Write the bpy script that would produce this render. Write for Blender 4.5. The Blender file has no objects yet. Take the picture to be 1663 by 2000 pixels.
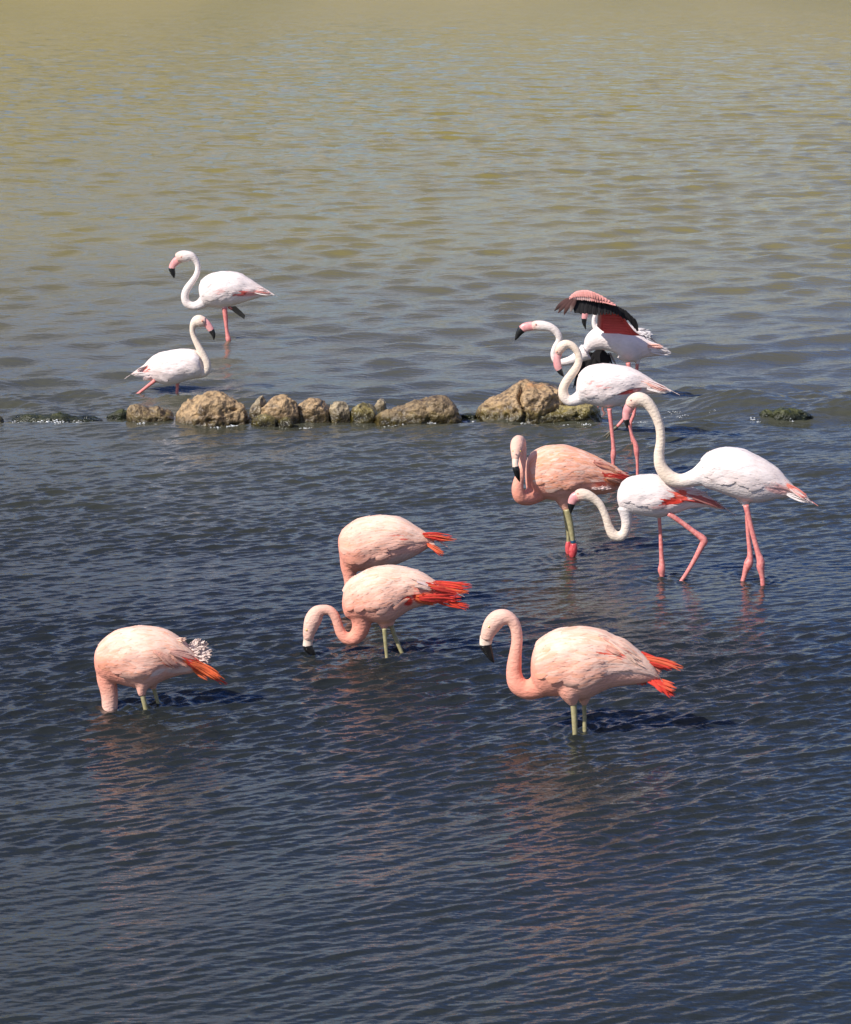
import bpy, bmesh, math, random
import numpy as np
from mathutils import Vector

# ------------------------------------------------------------------ camera, sky, sun, exposure
SC = bpy.context.scene
COL = SC.collection
F_PX, CX, CY = 5500.0, 831.5, 1000.0          # focal length and centre in photograph pixels
CAM_H = 3.75
PITCH = math.atan(1100.0 / F_PX)              # the horizon lies 100 px above the photograph's upper edge
cam_d = bpy.data.cameras.new('camera')
cam = bpy.data.objects.new('camera', cam_d)
COL.objects.link(cam)
cam.location = (0, 0, CAM_H)
cam.rotation_euler = (math.pi / 2 - PITCH, 0, 0)
cam_d.sensor_fit = 'VERTICAL'
cam_d.sensor_height = 24.0
cam_d.lens = 24.0 * F_PX / 2000.0
cam_d.clip_start = 0.1
cam_d.clip_end = 9000
cam_d.dof.use_dof = True
cam_d.dof.focus_distance = 18.0
cam_d.dof.aperture_fstop = 8.0
SC.camera = cam

TO_SUN = Vector((-0.62, -0.48, 0.72)).normalized()
SUN_EL = math.asin(TO_SUN.z)
world = bpy.data.worlds.new('World')
SC.world = world
world.use_nodes = True
wn = world.node_tree
wn.nodes.clear()
w_out = wn.nodes.new('ShaderNodeOutputWorld')
w_bg = wn.nodes.new('ShaderNodeBackground')
w_sky = wn.nodes.new('ShaderNodeTexSky')
w_sky.sky_type = 'NISHITA'
w_sky.sun_disc = False
w_sky.sun_elevation = SUN_EL
w_sky.sun_rotation = math.atan2(TO_SUN.x, TO_SUN.y)
w_sky.air_density = 1.0
w_sky.dust_density = 0.7
w_sky.ozone_density = 3.0
w_bg.inputs['Strength'].default_value = 0.1
# fair-weather clouds drifting over the blue
w_tc = wn.nodes.new('ShaderNodeTexCoord')
w_mp = wn.nodes.new('ShaderNodeMapping')
w_mp.inputs['Scale'].default_value = (1.0, 1.0, 2.4)
w_nz = wn.nodes.new('ShaderNodeTexNoise')
w_nz.inputs['Scale'].default_value = 3.2
w_nz.inputs['Detail'].default_value = 6
w_rp = wn.nodes.new('ShaderNodeValToRGB')
w_rp.color_ramp.elements[0].position = 0.43
w_rp.color_ramp.elements[1].position = 0.66
w_rp.color_ramp.elements[1].color = (0.82, 0.82, 0.82, 1)
w_mx = wn.nodes.new('ShaderNodeMix')
w_mx.data_type = 'RGBA'
w_mx.inputs[7].default_value = (6.0, 5.75, 5.6, 1)
wn.links.new(w_tc.outputs['Generated'], w_mp.inputs['Vector'])
wn.links.new(w_mp.outputs[0], w_nz.inputs['Vector'])
wn.links.new(w_nz.outputs[0], w_rp.inputs[0])
wn.links.new(w_rp.outputs[0], w_mx.inputs[0])
w_hs = wn.nodes.new('ShaderNodeHueSaturation')
w_hs.inputs['Hue'].default_value = 0.522
w_hs.inputs['Saturation'].default_value = 1.5
w_hs.inputs['Value'].default_value = 1.0
wn.links.new(w_sky.outputs[0], w_hs.inputs['Color'])
wn.links.new(w_hs.outputs[0], w_mx.inputs[6])
wn.links.new(w_mx.outputs[2], w_bg.inputs['Color'])
wn.links.new(w_bg.outputs[0], w_out.inputs['Surface'])

sun_d = bpy.data.lights.new('sun', 'SUN')
sun_d.energy = 4.4
sun_d.angle = math.radians(0.5)
sun_d.color = (1.0, 0.95, 0.87)
sun = bpy.data.objects.new('sun', sun_d)
COL.objects.link(sun)
sun.rotation_euler = TO_SUN.to_track_quat('Z', 'Y').to_euler()
sun.location = TO_SUN * 50

SC.view_settings.view_transform = 'Standard'
SC.view_settings.look = 'None'
SC.view_settings.gamma = 1
SC.view_settings.exposure = 0.38
SC.view_settings.use_curve_mapping = False

# ------------------------------------------------------------------ pixel <-> place
Fv = np.array([0, math.cos(PITCH), -math.sin(PITCH)])
Uv = np.array([0, math.sin(PITCH), math.cos(PITCH)])
Rv = np.array([1.0, 0, 0])
CAM = np.array([0, 0, CAM_H])


def ray(x, y):
    return Fv + Rv * ((x - CX) / F_PX) - Uv * ((y - CY) / F_PX)


def on_water(x, y):
    d = ray(x, y)
    return CAM + d * (CAM_H / -d[2])


def on_plane(x, y, p0, n):
    d = ray(x, y)
    return CAM + d * (np.dot(p0 - CAM, n) / np.dot(d, n))


def project(P):
    q = np.asarray(P) - CAM
    z = q @ Fv
    return np.stack([CX + F_PX * (q @ Rv) / z, CY - F_PX * (q @ Uv) / z], -1)


# ------------------------------------------------------------------ numpy helpers
def _hash(ix, iy, iz, seed):
    h = (ix * 374761393 + iy * 668265263 + iz * 2147483647 + seed * 974634777) & 0xFFFFFFFF
    h = ((h ^ (h >> 13)) * 1274126177) & 0xFFFFFFFF
    h = h ^ (h >> 16)
    return (h & 0xFFFF) / 32767.5 - 1.0


def vnoise(P, scale, seed=0):
    q = np.asarray(P, dtype=np.float64) * scale + 1000.0
    i = np.floor(q).astype(np.int64)
    f = q - i
    f = f * f * f * (f * (f * 6 - 15) + 10)
    r = 0
    for dx in (0, 1):
        for dy in (0, 1):
            for dz in (0, 1):
                w = (f[:, 0] if dx else 1 - f[:, 0]) * (f[:, 1] if dy else 1 - f[:, 1]) * (f[:, 2] if dz else 1 - f[:, 2])
                r = r + w * _hash(i[:, 0] + dx, i[:, 1] + dy, i[:, 2] + dz, seed)
    return r


def fbm(P, scale, octaves=4, seed=0, gain=0.5):
    r, a = 0, 1.0
    for o in range(octaves):
        r = r + a * vnoise(P, scale * 2 ** o, seed + o * 17)
        a *= gain
    return r


def catmull(pts, n):
    """n points along a smooth curve through pts (rows of any length), spaced by length of the first two columns."""
    P = np.array(pts, dtype=float)
    if len(P) == 1:
        return np.repeat(P, n, 0)
    Q = np.vstack([2 * P[0] - P[1], P, 2 * P[-1] - P[-2]])
    out = []
    for k in range(1, len(Q) - 2):
        p0, p1, p2, p3 = Q[k - 1], Q[k], Q[k + 1], Q[k + 2]
        for t in np.linspace(0, 1, 12, endpoint=False):
            out.append(0.5 * ((2 * p1) + (-p0 + p2) * t + (2 * p0 - 5 * p1 + 4 * p2 - p3) * t * t + (-p0 + 3 * p1 - 3 * p2 + p3) * t ** 3))
    out.append(P[-1])
    out = np.array(out)
    seg = np.r_[0, np.cumsum(np.linalg.norm(np.diff(out[:, :2], axis=0), axis=1))]
    if seg[-1] < 1e-9:
        return np.repeat(P[:1], n, 0)
    s = np.linspace(0, seg[-1], n)
    return np.stack([np.interp(s, seg, out[:, c]) for c in range(P.shape[1])], 1)


def smoothstep(a, b, x):
    t = np.clip((x - a) / (b - a), 0, 1)
    return t * t * (3 - 2 * t)


# ------------------------------------------------------------------ mesh helpers
def mesh_obj(name, V, Fc, mat, parent=None, smooth=True, colors=None):
    me = bpy.data.meshes.new(name)
    me.from_pydata([tuple(v) for v in V], [], [tuple(int(i) for i in f) for f in Fc])
    if smooth:
        me.polygons.foreach_set('use_smooth', [True] * len(me.polygons))
    if colors is not None:
        ca = me.color_attributes.new('Col', 'FLOAT_COLOR', 'POINT')
        c4 = np.ones((len(V), 4), dtype=np.float32)
        c4[:, :3] = colors
        ca.data.foreach_set('color', c4.ravel())
    me.update()
    ob = bpy.data.objects.new(name, me)
    COL.objects.link(ob)
    if mat is not None:
        me.materials.append(mat)
    if parent is not None:
        ob.parent = parent
        ob.matrix_parent_inverse = parent.matrix_world.inverted() if False else ob.matrix_parent_inverse
    return ob


def tag(o, label=None, cat=None, group=None, kind=None):
    if label: o['label'] = label
    if cat: o['category'] = cat
    if group: o['group'] = group
    if kind: o['kind'] = kind
    return o


class MB:
    def __init__(s):
        s.V, s.F, s.C = [], [], []
        s.n = 0

    def add(s, V, Fc, C=None):
        V = np.asarray(V, float)
        s.V.append(V)
        s.F += [tuple(i + s.n for i in f) for f in Fc]
        s.C.append(np.zeros((len(V), 3)) if C is None else np.broadcast_to(C, (len(V), 3)))
        s.n += len(V)

    def build(s, name, mat, parent=None, origin=None, smooth=True, colors=True):
        V = np.vstack(s.V)
        if origin is not None:
            V = V - origin
        return mesh_obj(name, V, s.F, mat, parent, smooth, np.vstack(s.C) if colors else None)


def tube(P, Rn, Rw, n, ring=16):
    """Closed tube along points P (k,3) in the plane with normal n; Rn radius in the plane, Rw across it."""
    P = np.asarray(P, float)
    T = np.gradient(P, axis=0)
    T /= np.linalg.norm(T, axis=1)[:, None] + 1e-12
    N = np.broadcast_to(n, P.shape) - T * (T @ n)[:, None]
    ln = np.linalg.norm(N, axis=1)[:, None]
    N = np.where(ln > 1e-4, N / (ln + 1e-12), np.array([0, 0, 1.0]))
    B = np.cross(T, N)
    V, Fc = [], []
    a = np.linspace(0, 2 * math.pi, ring, endpoint=False)
    for k in range(len(P)):
        V.append(P[k] + np.outer(np.cos(a), B[k]) * Rn[k] + np.outer(np.sin(a), N[k]) * Rw[k])
    V = np.vstack(V)
    for k in range(len(P) - 1):
        for j in range(ring):
            j2 = (j + 1) % ring
            Fc.append((k * ring + j, k * ring + j2, (k + 1) * ring + j2, (k + 1) * ring + j))
    Fc.append(tuple(range(ring - 1, -1, -1)))
    m = (len(P) - 1) * ring
    Fc.append(tuple(m + j for j in range(ring)))
    return V, Fc


# ------------------------------------------------------------------ materials
def new_mat(name):
    m = bpy.data.materials.new(name)
    m.use_nodes = True
    nt = m.node_tree
    return m, nt, nt.nodes['Principled BSDF']


def N(nt, typ, **kw):
    n = nt.nodes.new(typ)
    for k, v in kw.items():
        if k in n.inputs.keys() if hasattr(n, 'inputs') else False:
            n.inputs[k].default_value = v
        else:
            setattr(n, k, v)
    return n


def mix_rgb(nt, fac, a, b, blend='MIX'):
    n = nt.nodes.new('ShaderNodeMix')
    n.data_type = 'RGBA'
    n.blend_type = blend
    for sock, v in ((n.inputs[0], fac), (n.inputs[6], a), (n.inputs[7], b)):
        if hasattr(v, 'is_output') or isinstance(v, bpy.types.NodeSocket):
            nt.links.new(v, sock)
        elif isinstance(v, (int, float)):
            sock.default_value = v
        else:
            sock.default_value = (*v, 1)
    return n.outputs[2]


def ramp(nt, src, stops):
    n = nt.nodes.new('ShaderNodeValToRGB')
    el = n.color_ramp.elements
    while len(el) < len(stops):
        el.new(0.5)
    for e, (p, c) in zip(el, stops):
        e.position = p
        e.color = (*c, 1) if not isinstance(c, (int, float)) else (c, c, c, 1)
    nt.links.new(src, n.inputs[0])
    return n.outputs[0]


def plumage_mat(name, bump_scale, bump_dist, rough=0.85):
    m, nt, b = new_mat(name)
    at = N(nt, 'ShaderNodeAttribute', attribute_name='Col')
    geo = nt.nodes.new('ShaderNodeNewGeometry')
    mp = nt.nodes.new('ShaderNodeMapping')
    mp.inputs['Scale'].default_value = (0.45, 1.0, 1.0)
    mp.inputs['Rotation'].default_value = (0, math.radians(-18), 0)
    nt.links.new(geo.outputs['Position'], mp.inputs['Vector'])
    n1 = N(nt, 'ShaderNodeTexNoise')
    n1.inputs['Scale'].default_value = bump_scale
    n1.inputs['Detail'].default_value = 4
    nt.links.new(mp.outputs[0], n1.inputs['Vector'])
    n2 = N(nt, 'ShaderNodeTexNoise')
    n2.inputs['Scale'].default_value = 9
    n2.inputs['Detail'].default_value = 3
    nt.links.new(geo.outputs['Position'], n2.inputs['Vector'])
    f = ramp(nt, n1.outputs[0], [(0.3, 0.94), (0.7, 1.03)])
    c = mix_rgb(nt, 1.0, at.outputs['Color'], f, 'MULTIPLY')
    f2 = ramp(nt, n2.outputs[0], [(0.3, (0.93, 0.9, 0.88)), (0.7, (1.04, 1.04, 1.04))])
    c = mix_rgb(nt, 1.0, c, f2, 'MULTIPLY')
    nt.links.new(c, b.inputs['Base Color'])
    b.inputs['Roughness'].default_value = rough
    b.inputs['Specular IOR Level'].default_value = 0.18
    b.inputs['Sheen Weight'].default_value = 0.06
    bp = nt.nodes.new('ShaderNodeBump')
    bp.inputs['Strength'].default_value = 0.7
    bp.inputs['Distance'].default_value = bump_dist
    nt.links.new(n1.outputs[0], bp.inputs['Height'])
    nt.links.new(bp.outputs[0], b.inputs['Normal'])
    return m


def skin_mat(name, color, color2, rough=0.45, scale=60, bump=0.002):
    m, nt, b = new_mat(name)
    geo = nt.nodes.new('ShaderNodeNewGeometry')
    n1 = N(nt, 'ShaderNodeTexNoise')
    n1.inputs['Scale'].default_value = scale
    n1.inputs['Detail'].default_value = 3
    nt.links.new(geo.outputs['Position'], n1.inputs['Vector'])
    f = ramp(nt, n1.outputs[0], [(0.35, color), (0.68, color2)])
    nt.links.new(f, b.inputs['Base Color'])
    b.inputs['Roughness'].default_value = rough
    bp = nt.nodes.new('ShaderNodeBump')
    bp.inputs['Strength'].default_value = 0.4
    bp.inputs['Distance'].default_value = bump
    nt.links.new(n1.outputs[0], bp.inputs['Height'])
    nt.links.new(bp.outputs[0], b.inputs['Normal'])
    return m


M = {
    'down': plumage_mat('downy_plumage', 80, 0.008),
    'feather': plumage_mat('feather', 90, 0.0025, 0.75),
    'leg_pink': skin_mat('pink_leg_skin', (0.62, 0.17, 0.16), (0.80, 0.31, 0.27), 0.4),
    'leg_olive': skin_mat('olive_leg_skin', (0.30, 0.265, 0.125), (0.42, 0.365, 0.20), 0.45),
    'leg_red': skin_mat('red_joint_skin', (0.48, 0.04, 0.05), (0.66, 0.11, 0.11), 0.3),
    'bill_pink': skin_mat('pink_bill', (0.70, 0.27, 0.27), (0.80, 0.40, 0.38), 0.35, 40),
    'bill_white': skin_mat('ivory_bill', (0.72, 0.54, 0.43), (0.82, 0.68, 0.56), 0.4, 40),
    'bill_black': skin_mat('black_bill', (0.008, 0.008, 0.009), (0.018, 0.017, 0.017), 0.3, 40),
    'eye_yellow': skin_mat('yellow_eye', (0.7, 0.45, 0.12), (0.75, 0.5, 0.16), 0.15, 90),
    'eye_pink': skin_mat('pink_eye_ring', (0.62, 0.22, 0.14), (0.7, 0.3, 0.2), 0.3, 90),
    'band': skin_mat('blue_leg_band', (0.015, 0.06, 0.12), (0.02, 0.08, 0.15), 0.3, 60),
    'web': skin_mat('dark_webbed_foot', (0.07, 0.06, 0.04), (0.13, 0.11, 0.075), 0.5, 50),
}

# ------------------------------------------------------------------ the water and its bed
ROCK_Y = float(on_water(600, 824)[1])


LEGS = [(447, 670), (346, 767), (271, 769), (1125, 1434), (1142, 1426), (284, 1382), (308, 1375), (215, 1380), (756, 1279), (781, 1266), (617, 1279), (1119, 1086),
        (1112, 1084), (1293, 1128), (1334, 1130), (1490, 1140), (1455, 1120), (1198, 938), (1246, 938)]


def wave_height(X, Y, spacing):
    """Sum of wind ripples: the sill of rocks shelters the near water, longer waves run beyond it."""
    rng = np.random.RandomState(11)
    beyond = smoothstep(ROCK_Y - 5.5, ROCK_Y + 1.0, Y + 0.10 * X)
    H = np.zeros_like(X)
    DX = np.zeros_like(X)
    DY = np.zeros_like(X)
    base = math.radians(-59)                                   # travel direction of the ripples
    q2 = np.stack([X.ravel() * 0.6 + Y.ravel() * .2, Y.ravel(), 0 * X.ravel()], 1)
    patch = np.clip(0.92 + 0.75 * vnoise(q2, 0.42, 5) + 0.35 * vnoise(q2, 1.3, 6), 0.3, 1.7).reshape(X.shape)
    comps = []
    for lam in np.geomspace(0.042, 0.30, 54):                  # ripples everywhere
        comps.append((lam * rng.uniform(.93, 1.07), base + rng.normal(0, 0.26 if lam < 0.13 else 0.36), 0.052 if lam < 0.13 else 0.026, 0))
    for lam in np.geomspace(0.36, 2.2, 26):                    # waves of the open side
        comps.append((lam * rng.uniform(.93, 1.07), base - 0.12 + rng.normal(0, 0.40), 0.047 if lam < 0.9 else 0.019, 1))
    for lam in np.geomspace(0.7, 1.5, 6):
        comps.append((lam, base + rng.normal(0, 0.35), 0.010, 2))
    for lam, ang, steep, zone in comps:
        k = 2 * math.pi / lam
        a = steep / k
        ph = rng.uniform(0, 2 * math.pi)
        arg = k * (math.cos(ang) * X + math.sin(ang) * Y) + ph
        amp = a * smoothstep(1.6, 3.6, lam / spacing)
        if zone == 0:
            amp = amp * patch * (1.0 - 0.2 * beyond) * (0.38 + 0.62 * smoothstep(10.2, 12.4, Y + 0.15 * X))
        elif zone == 1:
            amp = amp * beyond
        else:
            amp = amp * (1 - beyond)
        c, s = np.cos(arg), np.sin(arg)
        H += amp * c
        DX -= 0.75 * amp * math.cos(ang) * s
        DY -= 0.75 * amp * math.sin(ang) * s
    for (lx, ly) in LEGS:                                       # rings where legs break the surface
        p = on_water(lx, ly)
        m = (np.abs(X - p[0]) < 0.6) & (np.abs(Y - p[1]) < 0.6)
        rr = np.hypot(X[m] - p[0], Y[m] - p[1])
        H[m] += 0.0075 * np.cos(rr * 2 * math.pi / 0.075 - 0.5) * np.exp(-rr / 0.13)
    # water heaping over the submerged part of the sill on the right
    p = on_water(1470, 808)
    r = np.exp(-(((Y - p[1] - 0.45 + 0.10 * (X - p[0])) / 0.40) ** 2)) * smoothstep(p[0] - 1.0, p[0] - 0.2, X) * smoothstep(p[0] + 3.0, p[0] + 1.4, X)
    H += 0.075 * r * (1 + 0.35 * np.sin(X * 3.1) + .2 * np.sin(X * 7.3 + 1))
    return H, DX, DY


def build_water():
    d = [0.6, 2, 4, 6, 7.2]
    while d[-1] < 24:
        d.append(d[-1] + 0.008 + 0.0006 * (d[-1] - 8))
    while d[-1] < 200:
        d.append(d[-1] * 1.0027)
    while d[-1] < 500:
        d.append(d[-1] * 1.02)
    while d[-1] < 4000:
        d.append(d[-1] * 1.2)
    d = np.array(d)
    t_in = np.linspace(-0.19, 0.19, 420)
    g = [0.19]
    step = 0.002
    while g[-1] < 5:
        step *= 1.16
        g.append(g[-1] + step)
    g = np.array(g[1:])
    t = np.r_[-g[::-1], t_in, g]
    X = d[:, None] * t[None, :]
    Y = np.repeat(d[:, None], len(t), 1)
    sp = np.maximum(np.gradient(d)[:, None], (d[:, None] * np.gradient(t)[None, :]))
    H, DX, DY = wave_height(X, Y, sp)
    fade = (1 - 0.7 * smoothstep(110, 190, Y)) * smoothstep(5, 8, Y)
    V = np.stack([X + DX * fade, Y + DY * fade, H * fade], -1).reshape(-1, 3)
    r, c = X.shape
    idx = np.arange(r * c).reshape(r, c)
    Fq = np.stack([idx[:-1, :-1], idx[:-1, 1:], idx[1:, 1:], idx[1:, :-1]], -1).reshape(-1, 4)
    me = bpy.data.meshes.new('water')
    me.vertices.add(len(V))
    me.vertices.foreach_set('co', V.astype(np.float32).ravel())
    me.loops.add(Fq.size)
    me.loops.foreach_set('vertex_index', Fq.astype(np.int32).ravel())
    me.polygons.add(len(Fq))
    me.polygons.foreach_set('loop_start', np.arange(0, Fq.size, 4, dtype=np.int32))
    me.polygons.foreach_set('use_smooth', np.ones(len(Fq), dtype=bool))
    me.update(calc_edges=True)
    ob = bpy.data.objects.new('water', me)
    COL.objects.link(ob)
    tag(ob, kind='structure')
    return ob


water = build_water()


def water_mat():
    m, nt, b = new_mat('lake_water')
    geo = nt.nodes.new('ShaderNodeNewGeometry')
    sep = nt.nodes.new('ShaderNodeSeparateXYZ')
    nt.links.new(geo.outputs['Position'], sep.inputs[0])
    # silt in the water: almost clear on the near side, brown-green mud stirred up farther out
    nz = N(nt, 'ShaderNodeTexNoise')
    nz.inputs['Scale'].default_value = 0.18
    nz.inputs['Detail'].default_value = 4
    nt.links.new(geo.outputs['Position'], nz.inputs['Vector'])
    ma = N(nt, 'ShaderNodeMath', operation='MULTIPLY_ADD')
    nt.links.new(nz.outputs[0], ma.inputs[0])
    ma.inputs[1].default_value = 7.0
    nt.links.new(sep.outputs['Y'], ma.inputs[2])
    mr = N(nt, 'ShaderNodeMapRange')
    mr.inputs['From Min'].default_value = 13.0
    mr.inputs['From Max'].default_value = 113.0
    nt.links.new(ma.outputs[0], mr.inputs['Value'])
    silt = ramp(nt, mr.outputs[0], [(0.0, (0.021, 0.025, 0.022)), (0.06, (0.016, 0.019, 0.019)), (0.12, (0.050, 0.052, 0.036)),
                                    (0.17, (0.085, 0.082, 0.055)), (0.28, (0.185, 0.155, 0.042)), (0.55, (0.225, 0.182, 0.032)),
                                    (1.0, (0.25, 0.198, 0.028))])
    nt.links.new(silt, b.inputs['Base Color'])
    b.inputs['Roughness'].default_value = 0.085
    b.inputs['IOR'].default_value = 1.33
    b.inputs['Specular IOR Level'].default_value = 0.5
    # capillary ripples too fine for the mesh
    mp = nt.nodes.new('ShaderNodeMapping')
    mp.inputs['Rotation'].default_value = (0, 0, math.radians(-31))
    mp.inputs['Scale'].default_value = (0.35, 1.0, 1.0)
    nt.links.new(geo.outputs['Position'], mp.inputs['Vector'])
    n1 = N(nt, 'ShaderNodeTexNoise')
    n1.inputs['Scale'].default_value = 20
    n1.inputs['Detail'].default_value = 3
    nt.links.new(mp.outputs[0], n1.inputs['Vector'])
    n2 = N(nt, 'ShaderNodeTexNoise')
    n2.inputs['Scale'].default_value = 1.5
    n2.inputs['Detail'].default_value = 3
    nt.links.new(mp.outputs[0], n2.inputs['Vector'])
    far = N(nt, 'ShaderNodeMapRange')
    far.inputs['From Min'].default_value = 30.0
    far.inputs['From Max'].default_value = 75.0
    far.inputs['To Min'].default_value = 0.0
    far.inputs['To Max'].default_value = 1.0
    nt.links.new(sep.outputs['Y'], far.inputs['Value'])
    b1 = nt.nodes.new('ShaderNodeBump')
    b1.inputs['Strength'].default_value = 1.0
    b1.inputs['Distance'].default_value = 0.009
    nt.links.new(n1.outputs[0], b1.inputs['Height'])
    b2 = nt.nodes.new('ShaderNodeBump')
    b2.inputs['Distance'].default_value = 0.25
    nt.links.new(far.outputs[0], b2.inputs['Strength'])
    nt.links.new(n2.outputs[0], b2.inputs['Height'])
    nt.links.new(b1.outputs[0], b2.inputs['Normal'])
    nt.links.new(b2.outputs[0], b.inputs['Normal'])
    return m


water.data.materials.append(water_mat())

bm_m, bnt, bb = new_mat('lake_mud')
bgeo = bnt.nodes.new('ShaderNodeNewGeometry')
bno = N(bnt, 'ShaderNodeTexNoise')
bno.inputs['Scale'].default_value = 2.0
bnt.links.new(bgeo.outputs['Position'], bno.inputs['Vector'])
bnt.links.new(ramp(bnt, bno.outputs[0], [(0.3, (0.10, 0.085, 0.05)), (0.7, (0.16, 0.135, 0.08))]), bb.inputs['Base Color'])
BED = -0.42
bed = mesh_obj('lake_bed', [(-300, 0.5, BED), (300, 0.5, BED), (4000, 4000, BED), (-4000, 4000, BED)], [(0, 1, 2, 3)], bm_m, smooth=False)
tag(bed, kind='structure')

# dry hills on the far shore: above the frame, but mirrored in the open water
def build_hills():
    m, nt, b = new_mat('dry_hillside')
    geo = nt.nodes.new('ShaderNodeNewGeometry')
    n1 = N(nt, 'ShaderNodeTexNoise')
    n1.inputs['Scale'].default_value = 0.035
    n1.inputs['Detail'].default_value = 7
    nt.links.new(geo.outputs['Position'], n1.inputs['Vector'])
    nt.links.new(ramp(nt, n1.outputs[0], [(0.35, (0.10, 0.10, 0.035)), (0.5, (0.24, 0.20, 0.085)), (0.68, (0.31, 0.25, 0.12))]), b.inputs['Base Color'])
    b.inputs['Roughness'].default_value = 0.95
    x = np.linspace(-900, 900, 181)
    t = np.linspace(0, 1, 30)
    X, T = np.meshgrid(x, t)
    P = np.stack([X.ravel(), T.ravel() * 200, 0 * X.ravel()], 1)
    crest = 43 + 22 * vnoise(P * np.array([1, 0, 0]), 1 / 170, 8) + 9 * vnoise(P * np.array([1, 0, 0]), 1 / 55, 9)
    Z = crest * (smoothstep(0, 1, P[:, 1] / 200)) + 5 * fbm(P, 1 / 40, 3, 4) * (P[:, 1] / 200) - 2.5
    Yh = 262 + P[:, 1] + 0.00012 * X.ravel() ** 2 * 0
    V = np.stack([X.ravel(), Yh, Z], 1)
    idx = np.arange(X.size).reshape(X.shape)
    Fq = np.stack([idx[:-1, :-1], idx[:-1, 1:], idx[1:, 1:], idx[1:, :-1]], -1).reshape(-1, 4)
    tag(mesh_obj('far_hills', V, Fq, m), kind='structure')


build_hills()

# ------------------------------------------------------------------ flamingos
WHITE = np.array((0.80, 0.72, 0.695))
CREAM = np.array((0.79, 0.645, 0.50))
PINKW = np.array((0.80, 0.62, 0.585))
ROSE = np.array((0.76, 0.34, 0.31))
RED = np.array((0.72, 0.055, 0.035))
SALMON = np.array((0.82, 0.33, 0.235))
PEACH = np.array((0.82, 0.44, 0.34))
PALE = np.array((0.84, 0.585, 0.475))
ORANGE = np.array((0.84, 0.38, 0.23))
VERMIL = np.array((0.74, 0.062, 0.042))
BLACK = np.array((0.012, 0.011, 0.012))


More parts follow.
